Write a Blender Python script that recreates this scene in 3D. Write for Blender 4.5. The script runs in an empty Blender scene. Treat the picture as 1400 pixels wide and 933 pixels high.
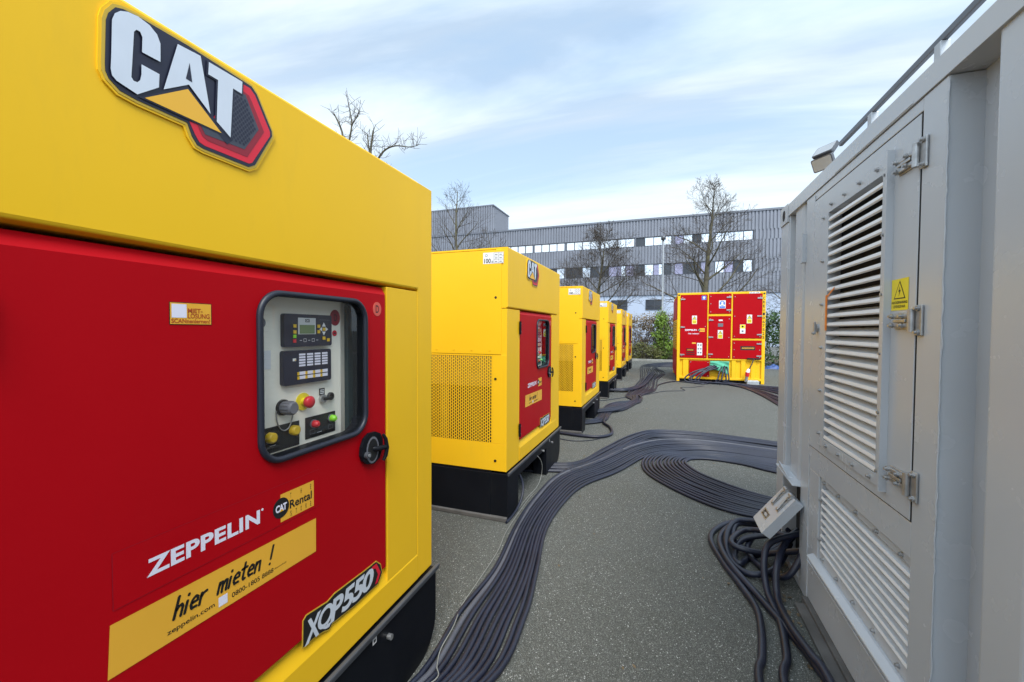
import bpy, bmesh, math, random
from mathutils import Vector, Matrix, Euler
rnd = random.Random(7)
R = math.radians
scene = bpy.context.scene
col = scene.collection

# ------------------------------------------------------------------ camera
cd = bpy.data.cameras.new("camera"); cam = bpy.data.objects.new("camera", cd); col.objects.link(cam)
cd.sensor_width = 36; cd.lens = 574.169/1400*36; cd.clip_start = .02; cd.clip_end = 2000
cam.location = (0, 0, 1.6)
cam.rotation_mode = 'QUATERNION'
cam.rotation_quaternion = (Matrix.Rotation(R(20.227), 3, 'Z') @ Matrix.Rotation(R(90-1.498), 3, 'X') @ Matrix.Rotation(R(.289), 3, 'Z')).to_quaternion()
scene.camera = cam

# ------------------------------------------------------------------ sky and sun
SUN_EL, SUN_AZ = 54, 152          # azimuth clockwise from +Y: behind the camera, to the right
sd = Vector((math.sin(R(SUN_AZ))*math.cos(R(SUN_EL)), math.cos(R(SUN_AZ))*math.cos(R(SUN_EL)), math.sin(R(SUN_EL))))
w = bpy.data.worlds.new("World"); scene.world = w; w.use_nodes = True
nt = w.node_tree; nt.nodes.clear()
def wn(t, **k):
    n = nt.nodes.new(t)
    for a, b in k.items(): setattr(n, a, b)
    return n
L = nt.links.new
def wmath(op, a, b=None, clamp=False):
    n = wn('ShaderNodeMath', operation=op, use_clamp=clamp)
    for i, v in enumerate((a, b)):
        if v is None: continue
        if isinstance(v, (int, float)): n.inputs[i].default_value = v
        else: L(v, n.inputs[i])
    return n.outputs[0]
out = wn('ShaderNodeOutputWorld'); bg = wn('ShaderNodeBackground'); bg.inputs[1].default_value = .1
sky = wn('ShaderNodeTexSky', sky_type='NISHITA', sun_disc=False); sky.sun_elevation = R(SUN_EL); sky.sun_rotation = R(SUN_AZ)
sky.air_density = 1.0; sky.dust_density = 1.2; sky.ozone_density = 1.5
tc = wn('ShaderNodeTexCoord'); sp = wn('ShaderNodeSeparateXYZ'); L(tc.outputs['Generated'], sp.inputs[0])
zz = wmath('MAXIMUM', sp.outputs[2], 0.0); den = wmath('ADD', zz, .16)
px = wmath('DIVIDE', sp.outputs[0], den); py = wmath('DIVIDE', sp.outputs[1], den)
cmb = wn('ShaderNodeCombineXYZ'); L(px, cmb.inputs[0]); L(py, cmb.inputs[1])
mp = wn('ShaderNodeMapping'); L(cmb.outputs[0], mp.inputs[0]); mp.inputs['Rotation'].default_value = (0, 0, R(-12)); mp.inputs['Scale'].default_value = (.36, 1.5, 1); mp.inputs['Location'].default_value = (1.7, .4, 0)
n1 = wn('ShaderNodeTexNoise'); n1.inputs['Scale'].default_value = 1.25; n1.inputs['Detail'].default_value = 9; n1.inputs['Roughness'].default_value = .55; n1.inputs['Distortion'].default_value = .45
L(mp.outputs[0], n1.inputs['Vector'])
cr = wn('ShaderNodeValToRGB'); cr.color_ramp.elements[0].position = .40; cr.color_ramp.elements[1].position = .62
cr.color_ramp.elements[0].color = (.62, .62, .62, 1); cr.color_ramp.elements[1].color = (1, 1, 1, 1)
L(n1.outputs['Fac'], cr.inputs[0])
hz = wmath('SUBTRACT', 1.0, wmath('MULTIPLY', zz, 1.9), True)      # thicker veil towards the horizon
hz = wmath('MULTIPLY', wmath('POWER', hz, 1.5), .55)
fac = wmath('MAXIMUM', wmath('ADD', cr.outputs[0], hz, True), 0.0)
n2 = wn('ShaderNodeTexNoise'); n2.inputs['Scale'].default_value = 2.2; n2.inputs['Detail'].default_value = 5; L(mp.outputs[0], n2.inputs['Vector'])
cr2 = wn('ShaderNodeValToRGB'); cr2.color_ramp.elements[0].position = .40; cr2.color_ramp.elements[1].position = .60
cr2.color_ramp.elements[0].color = (4.9, 6.6, 8.5, 1); cr2.color_ramp.elements[1].color = (7.0, 7.75, 8.25, 1); L(wmath('ADD', wmath('MULTIPLY', n2.outputs['Fac'], .4), wmath('MULTIPLY', n1.outputs['Fac'], .6)), cr2.inputs[0])
dt = wn('ShaderNodeVectorMath', operation='DOT_PRODUCT'); L(tc.outputs['Generated'], dt.inputs[0]); dt.inputs[1].default_value = sd
glow = wmath('POWER', wmath('MAXIMUM', dt.outputs['Value'], 0.0), 3.0)     # bright cloud round the veiled sun
glow = wmath('ADD', wmath('MULTIPLY', glow, 2.0), 1.0)
cl = wn('ShaderNodeVectorMath', operation='SCALE'); L(cr2.outputs[0], cl.inputs[0]); L(glow, cl.inputs['Scale'])
mx = wn('ShaderNodeMix', data_type='RGBA'); L(fac, mx.inputs[0]); L(sky.outputs[0], mx.inputs[6]); L(cl.outputs[0], mx.inputs[7])
L(mx.outputs[2], bg.inputs[0]); L(bg.outputs[0], out.inputs[0])
ld = bpy.data.lights.new("sun", 'SUN'); ld.energy = 2.2; ld.angle = R(26); ld.color = (1, .96, .90)
so = bpy.data.objects.new("sun", ld); col.objects.link(so); so.rotation_euler = (-sd).to_track_quat('-Z', 'Y').to_euler()
vs = scene.view_settings; vs.view_transform = 'Standard'; vs.look = 'None'; vs.gamma = 1; vs.use_curve_mapping = False
vs.exposure = 0.58

# ------------------------------------------------------------------ materials
def mat(name, c, rough=.5, metal=0, var=.08, scale=3, bump=0, bscale=60, coat=0, dirt=None, spec=.5):
    m = bpy.data.materials.new(name); m.use_nodes = True
    t = m.node_tree; p = t.nodes['Principled BSDF']
    p.inputs['Roughness'].default_value = rough; p.inputs['Metallic'].default_value = metal
    p.inputs['Coat Weight'].default_value = coat; p.inputs['Coat Roughness'].default_value = .12
    p.inputs['Specular IOR Level'].default_value = spec
    co = t.nodes.new('ShaderNodeTexCoord')
    n = t.nodes.new('ShaderNodeTexNoise'); n.inputs['Scale'].default_value = scale; n.inputs['Detail'].default_value = 6
    t.links.new(co.outputs['Object'], n.inputs['Vector'])
    r = t.nodes.new('ShaderNodeValToRGB'); r.color_ramp.elements[0].position = .3; r.color_ramp.elements[1].position = .7
    r.color_ramp.elements[0].color = (*[v*(1-var) for v in c], 1); r.color_ramp.elements[1].color = (*[min(1, v*(1+var)) for v in c], 1)
    t.links.new(n.outputs['Fac'], r.inputs[0]); last = r.outputs[0]
    if dirt:
        n3 = t.nodes.new('ShaderNodeTexNoise'); n3.inputs['Scale'].default_value = dirt[1]; n3.inputs['Detail'].default_value = 9; n3.inputs['Roughness'].default_value = .7
        mp_ = t.nodes.new('ShaderNodeMapping'); mp_.inputs['Scale'].default_value = (1, 1, dirt[3] if len(dirt) > 3 else .25)
        t.links.new(co.outputs['Object'], mp_.inputs[0]); t.links.new(mp_.outputs[0], n3.inputs['Vector'])
        r3 = t.nodes.new('ShaderNodeValToRGB'); r3.color_ramp.elements[0].position = .55; r3.color_ramp.elements[1].position = .8
        r3.color_ramp.elements[1].color = (dirt[2],)*3 + (1,); t.links.new(n3.outputs['Fac'], r3.inputs[0])
        x = t.nodes.new('ShaderNodeMix'); x.data_type = 'RGBA'; t.links.new(r3.outputs[0], x.inputs[0]); t.links.new(last, x.inputs[6]); x.inputs[7].default_value = (*dirt[0], 1)
        last = x.outputs[2]
    t.links.new(last, p.inputs['Base Color'])
    rr = t.nodes.new('ShaderNodeMapRange'); rr.inputs[3].default_value = max(0, rough-.06); rr.inputs[4].default_value = min(1, rough+.08)
    n4 = t.nodes.new('ShaderNodeTexNoise'); n4.inputs['Scale'].default_value = scale*4; n4.inputs['Detail'].default_value = 4
    t.links.new(co.outputs['Object'], n4.inputs['Vector']); t.links.new(n4.outputs['Fac'], rr.inputs[0]); t.links.new(rr.outputs[0], p.inputs['Roughness'])
    if bump:
        b = t.nodes.new('ShaderNodeBump'); b.inputs['Strength'].default_value = bump; b.inputs['Distance'].default_value = .01
        n2 = t.nodes.new('ShaderNodeTexNoise'); n2.inputs['Scale'].default_value = bscale; n2.inputs['Detail'].default_value = 3
        t.links.new(co.outputs['Object'], n2.inputs['Vector']); t.links.new(n2.outputs['Fac'], b.inputs['Height']); t.links.new(b.outputs[0], p.inputs['Normal'])
    return m
M = {}
M['yellow'] = mat('yellow_paint', (.84, .488, .014), .42, var=.03, scale=1.3, bump=.05, bscale=4, dirt=((.42, .29, .05), 5, .14), spec=.24)
M['red'] = mat('red_paint', (.40, .0025, .007), .42, var=.05, scale=1.4, bump=.05, bscale=4, dirt=((.28, .008, .010), 6, .14), spec=.09)
M['black'] = mat('black_paint', (.006, .007, .010), .42, var=.2, scale=3, dirt=((.03, .03, .026), 6, .25), spec=.14)
M['steel'] = mat('steel_grey', (.10, .106, .12), .4, .4, var=.15, scale=8)
M['zinc'] = mat('zinc', (.42, .42, .42), .38, .75, var=.2, scale=40)
M['grey'] = mat('grey_container_paint', (.455, .48, .51), .25, var=.05, scale=1.5, bump=.07, bscale=3, dirt=((.41, .42, .43), 3.5, .25, .04))
M['rubber'] = mat('rubber', (.012, .015, .026), .45, var=.2)
M['cable'] = mat('cable_rubber', (.011, .0135, .028), .42, var=.3, scale=3, bump=.1, bscale=90, dirt=((.075, .083, .11), 5, .22, 1), spec=.5)
M['cable_grey'] = mat('dusty_cable', (.075, .078, .095), .6, var=.2, scale=3, dirt=((.2, .19, .17), 5, .6, 1))
M['wire'] = mat('pale_wire', (.24, .24, .22), .5)
M['white'] = mat('white_sticker', (.72, .72, .72), .4, var=.03)
M['silver'] = mat('silver_print', (.62, .66, .72), .35, .1, var=.03, scale=12)
M['zeppelin_white'] = mat('white_print', (.74, .72, .82), .4, var=.03)
M['navy'] = mat('navy_print', (.010, .011, .03), .4, var=.1)
M['ink'] = mat('black_print', (.008, .008, .008), .5, var=.1)
M['yprint'] = mat('yellow_print', (.80, .42, .03), .4, var=.04)
M['olive'] = mat('gold_print', (.55, .36, .03), .4, var=.06)
M['mustard'] = mat('mustard_sticker', (.78, .40, .035), .4, var=.04)
M['redprint'] = mat('bright_red_print', (.66, .008, .03), .35, var=.05)
M['darkredprint'] = mat('dark_red_print', (.26, .004, .018), .35, var=.05)
M['brownprint'] = mat('red_brown_print', (.40, .06, .01), .45)
M['salmon'] = mat('salmon_sticker', (.62, .09, .06), .45)
M['cream'] = mat('cream_panel', (.88, .84, .72), .45, var=.03, scale=3)
M['teal'] = mat('dark_teal_panel', (.03, .06, .07), .4)
M['lcd'] = mat('lcd', (.16, .22, .10), .25)
M['lcdframe'] = mat('lcd_frame', (.55, .56, .56), .3)
M['estop'] = mat('stop_red', (.60, .02, .03), .35)
M['signal_yellow'] = mat('signal_yellow', (.80, .66, .02), .4, var=.03)
M['btn'] = mat('button_yellow', (.72, .46, .02), .4)
M['lime'] = mat('green_button', (.25, .65, .03), .3)
M['plastic'] = mat('grey_plastic', (.14, .14, .16), .5)
M['dark'] = mat('dark_interior', (.010, .010, .011), .8)
M['sand'] = mat('duct_lining', (.22, .15, .03), .8, var=.3, scale=12)
M['honey'] = mat('honeycomb_print', (.045, .05, .07), .4)
M['blue'] = mat('blue_sticker', (.05, .16, .55), .4)
M['green_cloth'] = mat('green_cloth', (.08, .38, .24), .8, var=.15, scale=10, bump=.4, bscale=14)
M['orange'] = mat('orange_tape', (.75, .22, .03), .5)
M['bark'] = mat('mossy_bark', (.085, .075, .05), .9, var=.35, scale=4, bump=.6, bscale=25, dirt=((.17, .17, .035), 3, .9, 1))
M['twig'] = mat('twig_bark', (.075, .06, .05), .9, var=.3, scale=3, dirt=((.14, .13, .04), 2, .6, 1))
M['cladding'] = mat('grey_cladding', (.215, .225, .26), .45, .25, var=.07, scale=.5)
M['base_wall'] = mat('pale_render', (.40, .46, .57), .8, var=.04, scale=.4, dirt=((.4, .43, .48), .8, .4))
M['roofedge'] = mat('roof_edge', (.16, .17, .2), .45, .3)
M['winframe'] = mat('window_frame', (.05, .055, .07), .5)
M['pane_sky'] = mat('pane_bright', (.80, .82, .86), .06, .85, var=.04, scale=.7)
M['pane_lilac'] = mat('pane_blind', (.34, .33, .47), .12, .25, var=.25, scale=.5)
M['pane_dark'] = mat('pane_dark', (.045, .05, .06), .06, .3, var=.4, scale=.4)
M['galv'] = mat('galvanised', (.42, .44, .46), .45, .5, var=.1, scale=10)
M['soil'] = mat('soil', (.07, .055, .035), .95, var=.4, scale=4, bump=.8, bscale=12)
M['kerb'] = mat('kerb_concrete', (.26, .26, .24), .9, var=.2, scale=6, bump=.3)
M['slat'] = mat('sky_lit_slat', (.72, .73, .74), .4, var=.05, scale=8)  # container grey lightened: sky brightness on the louvre slats is put into the colour
M['wood'] = mat('weathered_wood', (.10, .095, .09), .9, var=.4, scale=5, dirt=((.05, .07, .02), 6, .6, 1))
M['tarp'] = mat('blue_tarp', (.015, .055, .20), .5, var=.2, scale=5)
def leaf(name, c, v):
    m = mat(name, c, .6, var=v, scale=2.5); return m
M['leaf_brown'] = leaf('brown_leaves', (.145, .10, .05), .45)
M['leaf_ivy'] = leaf('ivy_leaves', (.13, .21, .022), .5)
M['leaf_olive'] = leaf('olive_leaves', (.095, .10, .024), .5)
M['leaf_dark'] = leaf('dark_hedge_leaves', (.035, .075, .018), .5)
# glass: sharp fresnel reflection over clear transmission
def glass(name, tint, ior=1.5):
    m = bpy.data.materials.new(name); m.use_nodes = True; t = m.node_tree; t.nodes.clear()
    o = t.nodes.new('ShaderNodeOutputMaterial'); mixn = t.nodes.new('ShaderNodeMixShader')
    a = t.nodes.new('ShaderNodeBsdfTransparent'); a.inputs[0].default_value = (*tint, 1)
    b = t.nodes.new('ShaderNodeBsdfGlossy'); b.inputs['Roughness'].default_value = .015
    lw_ = t.nodes.new('ShaderNodeLayerWeight'); lw_.inputs[0].default_value = .5      # same from both sides of the pane
    pw = t.nodes.new('ShaderNodeMath'); pw.operation = 'POWER'; pw.inputs[1].default_value = 4.0; t.links.new(lw_.outputs['Facing'], pw.inputs[0])
    f = t.nodes.new('ShaderNodeMapRange'); f.inputs[3].default_value = .06; f.inputs[4].default_value = .9; t.links.new(pw.outputs[0], f.inputs[0])
    t.links.new(f.outputs[0], mixn.inputs[0]); t.links.new(a.outputs[0], mixn.inputs[1]); t.links.new(b.outputs[0], mixn.inputs[2]); t.links.new(mixn.outputs[0], o.inputs[0])
    return m
M['glass'] = glass('door_glass', (.985, .99, .985), 1.6)
# asphalt
def asphalt():
    m = bpy.data.materials.new('asphalt'); m.use_nodes = True; t = m.node_tree; p = t.nodes['Principled BSDF']; p.inputs['Roughness'].default_value = .85
    K = t.links.new
    co = t.nodes.new('ShaderNodeTexCoord')
    def noise(s, d=5, r_=.6):
        n = t.nodes.new('ShaderNodeTexNoise'); n.inputs['Scale'].default_value = s; n.inputs['Detail'].default_value = d; n.inputs['Roughness'].default_value = r_; K(co.outputs['Object'], n.inputs['Vector']); return n.outputs['Fac']
    def ramp(v, a, b, ca, cb):
        r = t.nodes.new('ShaderNodeValToRGB'); r.color_ramp.elements[0].position = a; r.color_ramp.elements[1].position = b
        r.color_ramp.elements[0].color = (*ca, 1); r.color_ramp.elements[1].color = (*cb, 1); K(v, r.inputs[0]); return r.outputs[0]
    def mixc(f, a, b, mode='MIX'):
        x = t.nodes.new('ShaderNodeMix'); x.data_type = 'RGBA'; x.blend_type = mode
        if isinstance(f, float): x.inputs[0].default_value = f
        else: K(f, x.inputs[0])
        for i, v in ((6, a), (7, b)):
            if isinstance(v, tuple): x.inputs[i].default_value = (*v, 1)
            else: K(v, x.inputs[i])
        return x.outputs[2]
    def vor(s):
        v = t.nodes.new('ShaderNodeTexVoronoi'); v.inputs['Scale'].default_value = s; K(co.outputs['Object'], v.inputs['Vector'])
        sep = t.nodes.new('ShaderNodeSeparateColor'); K(v.outputs['Color'], sep.inputs[0]); return v, sep
    v1, s1 = vor(300); v2, s2 = vor(185)
    base = mixc(ramp(s1.outputs[0], .05, .95, (0,)*3, (1,)*3), (.046, .049, .041), (.160, .163, .144))
    base = mixc(ramp(noise(.7, 6), .35, .7, (0,)*3, (.7,)*3), base, (.098, .101, .087))
    base = mixc(ramp(noise(.22, 5, .65), .45, .68, (0,)*3, (.55,)*3), base, (.066, .068, .060))
    base = mixc(ramp(noise(5.0, 6, .75), .62, .74, (0,)*3, (.35,)*3), base, (.050, .050, .044))
    moss = ramp(noise(1.6, 8, .7), .52, .72, (0,)*3, (.45,)*3)
    base = mixc(moss, base, (.062, .068, .042))
    chip = ramp(s1.outputs[1], .84, .90, (0,)*3, (.8,)*3)
    base = mixc(chip, base, (.30, .305, .28))
    chip2 = ramp(s2.outputs[1], .975, .982, (0,)*3, (.9,)*3)
    base = mixc(chip2, base, (.55, .55, .52))
    crev = ramp(v1.outputs['Distance'], .30, .70, (0,)*3, (.65,)*3)
    base = mixc(crev, base, (.028, .028, .024))
    K(base, p.inputs['Base Color'])
    b = t.nodes.new('ShaderNodeBump'); b.inputs['Strength'].default_value = .5; b.inputs['Distance'].default_value = .006; b.invert = True
    K(v1.outputs['Distance'], b.inputs['Height']); K(b.outputs[0], p.inputs['Normal'])
    return m
M['asphalt'] = asphalt()

# ------------------------------------------------------------------ mesh helpers
class MB:
    def __init__(s): s.v = []; s.f = []; s.m = []; s.sm = []; s.mats = []
    def mi(s, m):
        if m not in s.mats: s.mats.append(m)
        return s.mats.index(m)
    def add(s, vs, fs, m, smooth=False):
        b = len(s.v); s.v += [tuple(v) for v in vs]; k = s.mi(m)
        for f in fs: s.f.append([b+i for i in f]); s.m.append(k); s.sm.append(smooth)
    def box(s, x0, x1, y0, y1, z0, z1, m):
        vs = [(x, y, z) for z in (z0, z1) for y in (y0, y1) for x in (x0, x1)]
        s.add(vs, [(0, 2, 3, 1), (4, 5, 7, 6), (0, 1, 5, 4), (2, 6, 7, 3), (0, 4, 6, 2), (1, 3, 7, 5)], m)
    def fbox(s, s0, s1, z0, z1, o0, o1, m): s.box(s0, s1, -o1, -o0, z0, z1, m)     # on a front face: o = outwards
    def prism(s, pts, fn, o0, o1, m, mside=None):
        n = len(pts); a = [fn(u, v, o0) for u, v in pts]; b = [fn(u, v, o1) for u, v in pts]
        s.add(a+b, [list(range(n))[::-1], list(range(n, 2*n))], m)
        s.add(a+b, [(i, (i+1) % n, n+(i+1) % n, n+i) for i in range(n)], mside or m)
    def flat(s, pts, fn, o, m): s.add([fn(u, v, o) for u, v in pts], [list(range(len(pts)))], m)
    def rect(s, u0, u1, v0, v1, fn, o, m): s.flat([(u0, v0), (u1, v0), (u1, v1), (u0, v1)], fn, o, m)
    def tube(s, P, r, m, n=8, caps=True):
        P = [Vector(p) for p in P]; rr = r if isinstance(r, (list, tuple)) else [r]*len(P)
        N = None; vs = []
        for i, p in enumerate(P):
            T = (P[min(i+1, len(P)-1)]-P[max(i-1, 0)])
            if T.length < 1e-9: T = Vector((0, 0, 1))
            T.normalize()
            if N is None: N = T.orthogonal().normalized()
            N = (N-T*N.dot(T))
            N = N.normalized() if N.length > 1e-6 else T.orthogonal().normalized()
            B = T.cross(N)
            for k in range(n):
                a = 2*math.pi*k/n; vs.append(p+(N*math.cos(a)+B*math.sin(a))*rr[i])
        fs = [(i*n+k, i*n+(k+1) % n, (i+1)*n+(k+1) % n, (i+1)*n+k) for i in range(len(P)-1) for k in range(n)]
        s.add(vs, fs, m, True)
        if caps: b = len(vs)-n; s.add([vs[k] for k in range(n)]+[vs[b+k] for k in range(n)], [list(range(n))[::-1], list(range(n, 2*n))], m)
    def disc(s, u, v, r, fn, o0, o1, m, n=24, ry=None, mside=None):
        ry = ry or r
        s.prism([(u+r*math.cos(2*math.pi*k/n), v+ry*math.sin(2*math.pi*k/n)) for k in range(n)], fn, o0, o1, m, mside)
    def build(s, name, parent=None, bevel=0, loc=None, seg=2):
        me = bpy.data.meshes.new(name); me.from_pydata(s.v, [], s.f)
        for m in s.mats: me.materials.append(m if not isinstance(m, str) else M[m])
        me.polygons.foreach_set('material_index', s.m); me.polygons.foreach_set('use_smooth', s.sm); me.update()
        bm = bmesh.new(); bm.from_mesh(me); bmesh.ops.recalc_face_normals(bm, faces=bm.faces); bm.to_mesh(me); bm.free()
        o = bpy.data.objects.new(name, me); col.objects.link(o)
        if parent: o.parent = parent
        if loc: o.location = loc
        if bevel:
            b = o.modifiers.new('bevel', 'BEVEL'); b.width = bevel; b.segments = seg; b.limit_method = 'ANGLE'; b.angle_limit = R(40); b.harden_normals = False
        return o
def tag(o, label=None, cat=None, group=None, kind=None):
    for k, v in (('label', label), ('category', cat), ('group', group), ('kind', kind)):
        if v: o[k] = v
    return o
def empty(name, loc, rz=0):
    o = bpy.data.objects.new(name, None); col.objects.link(o); o.location = loc; o.rotation_euler = (0, 0, R(rz)); o.empty_display_size = .2; return o
def F(u, v, o): return (u, -o, v)                 # front face of a thing: u to the right, v up, o outwards
def S(u, v, o): return (-o, -u, v)                # its left side face: u runs towards the front corner (u<=0)
def rrect(u0, u1, v0, v1, r, n=6):
    P = []
    for cx, cy, a0 in ((u1-r, v1-r, 0), (u0+r, v1-r, 90), (u0+r, v0+r, 180), (u1-r, v0+r, 270)):
        for k in range(n+1): a = R(a0+90*k/n); P.append((cx+r*math.cos(a), cy+r*math.sin(a)))
    return P
def catmull(P, step=6):
    P = [Vector(p) for p in P]; out = []
    for i in range(len(P)-1):
        a, b, c, d = P[max(i-1, 0)], P[i], P[i+1], P[min(i+2, len(P)-1)]
        for k in range(step):
            t = k/step; out.append(.5*((2*b)+(c-a)*t+(2*a-5*b+4*c-d)*t*t+(3*b-a-3*c+d)*t**3))
    out.append(P[-1]); return out
# text outlines from Blender's own font
_tx = {}
def glyphs(body, bold=0.0, shear=0.0, space=1.0):
    k = (body, bold, shear, space)
    if k not in _tx:
        c = bpy.data.curves.new('text', 'FONT'); c.body = body; c.offset = bold; c.shear = shear; c.space_character = space; c.dimensions = '2D'; c.fill_mode = 'BOTH'; c.resolution_u = 4
        o = bpy.data.objects.new('text', c); col.objects.link(o)
        dg = bpy.context.evaluated_depsgraph_get(); dg.update()
        me = bpy.data.meshes.new_from_object(o.evaluated_get(dg))
        _tx[k] = ([(v.co.x, v.co.y) for v in me.vertices], [list(p.vertices) for p in me.polygons])
        bpy.data.objects.remove(o); bpy.data.curves.remove(c); bpy.data.meshes.remove(me)
    return _tx[k]
def text(mb, body, u0, u1, v0, v1, fn, o, m, bold=0.0, shear=0.0, space=1.0, quad=None):
    vs, fs = glyphs(body, bold, shear, space)
    xs = [v[0] for v in vs]; ys = [v[1] for v in vs]; a, b, c, d = min(xs), max(xs), min(ys), max(ys)
    mb.add([fn(u0+(x-a)/(b-a)*(u1-u0), v0+(y-c)/(d-c)*(v1-v0), o) for x, y in vs], fs, m)
def stroke(mb, pts, wd, fn, o, m):                # thick marker stroke with round ends, drawn flat
    pts = [Vector(p) for p in pts]
    for a, b in zip(pts, pts[1:]):
        d = (b-a); d.normalize(); n = Vector((-d.y, d.x))*wd/2
        mb.flat([tuple(a+n), tuple(a-n), tuple(b-n), tuple(b+n)], fn, o, m)
    for k, p in enumerate(pts): mb.flat([(p.x+wd/2*math.cos(2*math.pi*i/8), p.y+wd/2*math.sin(2*math.pi*i/8)) for i in range(8)], fn, o+.0001*(k+1), m)
def ring_plate(mb, outer, inner, fn, o0, o1, m, mside=None, chamfer=None):
    """rectangular plate (u0,u1,v0,v1) with a hole whose outline is inner; chamfer=(du_left,du_right,dv_bottom,dv_top,depth)"""
    u0, u1, v0, v1 = outer; cx = sum(p[0] for p in inner)/len(inner); cy = sum(p[1] for p in inner)/len(inner)
    ch = chamfer or (0, 0, 0, 0, 0)
    a0, a1, b0, b1 = u0+ch[0], u1-ch[1], v0+ch[2], v1-ch[3]
    inner = list(inner)
    corners = [(a1, b1), (a0, b1), (a0, b0), (a1, b0)]
    def onrect(p):
        dx, dy = p[0]-cx, p[1]-cy; k = []
        if dx > 1e-9: k.append((a1-cx)/dx)
        if dx < -1e-9: k.append((a0-cx)/dx)
        if dy > 1e-9: k.append((b1-cy)/dy)
        if dy < -1e-9: k.append((b0-cy)/dy)
        k = min(x for x in k if x > 0); return (cx+dx*k, cy+dy*k)
    loop = [(math.atan2(p[1]-cy, p[0]-cx), p, onrect(p)) for p in inner]
    for c in corners:                               # add the rectangle's corners, with a matching point on the inner outline
        an = math.atan2(c[1]-cy, c[0]-cx)
        srt = sorted(loop, key=lambda q: q[0])
        lo = [q for q in srt if q[0] <= an]; hi = [q for q in srt if q[0] > an]
        A = lo[-1] if lo else srt[-1]; B = hi[0] if hi else srt[0]
        span = (B[0]-A[0]) % (2*math.pi); t = ((an-A[0]) % (2*math.pi))/span if span > 1e-9 else 0
        loop.append((an, (A[1][0]+(B[1][0]-A[1][0])*t, A[1][1]+(B[1][1]-A[1][1])*t), c))
    loop.sort(key=lambda q: q[0]); n = len(loop)
    I1 = [fn(*q[1], o1) for q in loop]; O1 = [fn(*q[2], o1) for q in loop]; I0 = [fn(*q[1], o0) for q in loop]; O0 = [fn(*q[2], o0) for q in loop]
    mb.add(I1+O1, [(i, (i+1) % n, n+(i+1) % n, n+i) for i in range(n)], m)
    mb.add(I1+I0, [(i, (i+1) % n, n+(i+1) % n, n+i) for i in range(n)], mside or m)
    if chamfer:
        c1 = [(a0, b0), (a1, b0), (a1, b1), (a0, b1)]; c2 = [(u0, v0), (u1, v0), (u1, v1), (u0, v1)]
        mb.add([fn(*p, o1) for p in c1]+[fn(*p, o1-ch[4]) for p in c2], [(i, (i+1) % 4, 4+(i+1) % 4, 4+i) for i in range(4)], m)
        mb.add([fn(*p, o1-ch[4]) for p in c2]+[fn(*p, o0) for p in c2], [(i, (i+1) % 4, 4+(i+1) % 4, 4+i) for i in range(4)], m)
    else:
        mb.add(O1+O0, [(i, (i+1) % n, n+(i+1) % n, n+i) for i in range(n)], m)
def grow(pts, d):                                 # offset a closed outline outwards
    n = len(pts); ar = sum(pts[i][0]*pts[(i+1) % n][1]-pts[(i+1) % n][0]*pts[i][1] for i in range(n)); sg = 1 if ar > 0 else -1; out = []
    for i in range(n):
        a, b, c = Vector(pts[i-1]), Vector(pts[i]), Vector(pts[(i+1) % n])
        e1 = (b-a).normalized(); e2 = (c-b).normalized(); n1 = Vector((e1.y, -e1.x))*sg; n2 = Vector((e2.y, -e2.x))*sg
        h = n1+n2; h = h/max(h.dot(h)/2, .35) if h.length > 1e-6 else n1
        out.append(tuple(b+h*d))
    return out
def copy_tree(o, parent=None):
    c = o.copy(); col.objects.link(c)
    if parent: c.parent = parent
    for ch in list(o.children): copy_tree(ch, c)
    return c

# ------------------------------------------------------------------ setting: ground
mb = MB(); mb.add([(-300, -300, 0), (300, -300, 0), (300, 300, 0), (-300, 300, 0)], [(0, 1, 2, 3)], 'asphalt')
tag(mb.build('ground'), kind='structure')
mb = MB(); mb.box(-40, 30, 23.05, 23.2, -.1, .11, 'kerb'); tag(mb.build('kerb', bevel=.015), kind='structure')
mb = MB(); mb.box(-40, 30, 23.2, 26.5, -.1, .07, 'soil'); tag(mb.build('planting_bed'), kind='structure')

# ------------------------------------------------------------------ office building beyond the yard
BY = 50
ob = empty('office_building', (0, BY, 0)); tag(ob, 'long grey office block with ribbed metal cladding and two ribbon window rows', 'building')
def ribbed(mb, x0, x1, z0, z1, m, fn, pitch=.33, d=.10):
    n = int((x1-x0)/pitch); p = (x1-x0)/n; vs = []
    for i in range(n):
        for k, dd in ((0, 0), (.22, 0), (.32, d), (.90, d)): vs.append((x0+(i+k)*p, dd))
    vs.append((x1, 0)); b = len(vs)
    mb.add([fn(u, z0, o) for u, o in vs]+[fn(u, z1, o) for u, o in vs], [(i, i+1, b+i+1, b+i) for i in range(b-1)], m)
BR = 15.0; BL = -60
gx = [-37.4, -33.3, -29.2, -25.1, -21.0, -16.92-.0, -15.56, -11.48, -7.4, -3.4, .7, 4.75]
groups = [(-35.9, -32.0), (-31.8, -27.9), (-27.7, -23.8), (-23.7, -19.8), (-19.65, -15.72), (-15.56, -11.70), (-11.48, -7.62), (-7.40, -3.60), (-3.40, .35), (.70, 4.25), (4.75, 8.30)]
mb = MB()
for z0, z1 in ((5.62, 7.80), (9.12, 11.12), (12.16, 14.05)): ribbed(mb, BL, BR, z0, z1, 'cladding', F)
for z0, z1 in ((7.80, 9.12), (11.12, 12.16)): ribbed(mb, 8.42, BR, z0, z1, 'cladding', F)
for (a, b), (c, d) in zip(groups, groups[1:]):
    for z0, z1 in ((7.80, 9.12), (11.12, 12.16)): mb.fbox(b, c, z0, z1, -.1, 0.0, 'roofedge')
for z0, z1 in ((7.80, 9.12), (11.12, 12.16)): mb.fbox(BL, groups[0][0], z0, z1, -.1, 0, 'roofedge')
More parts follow.
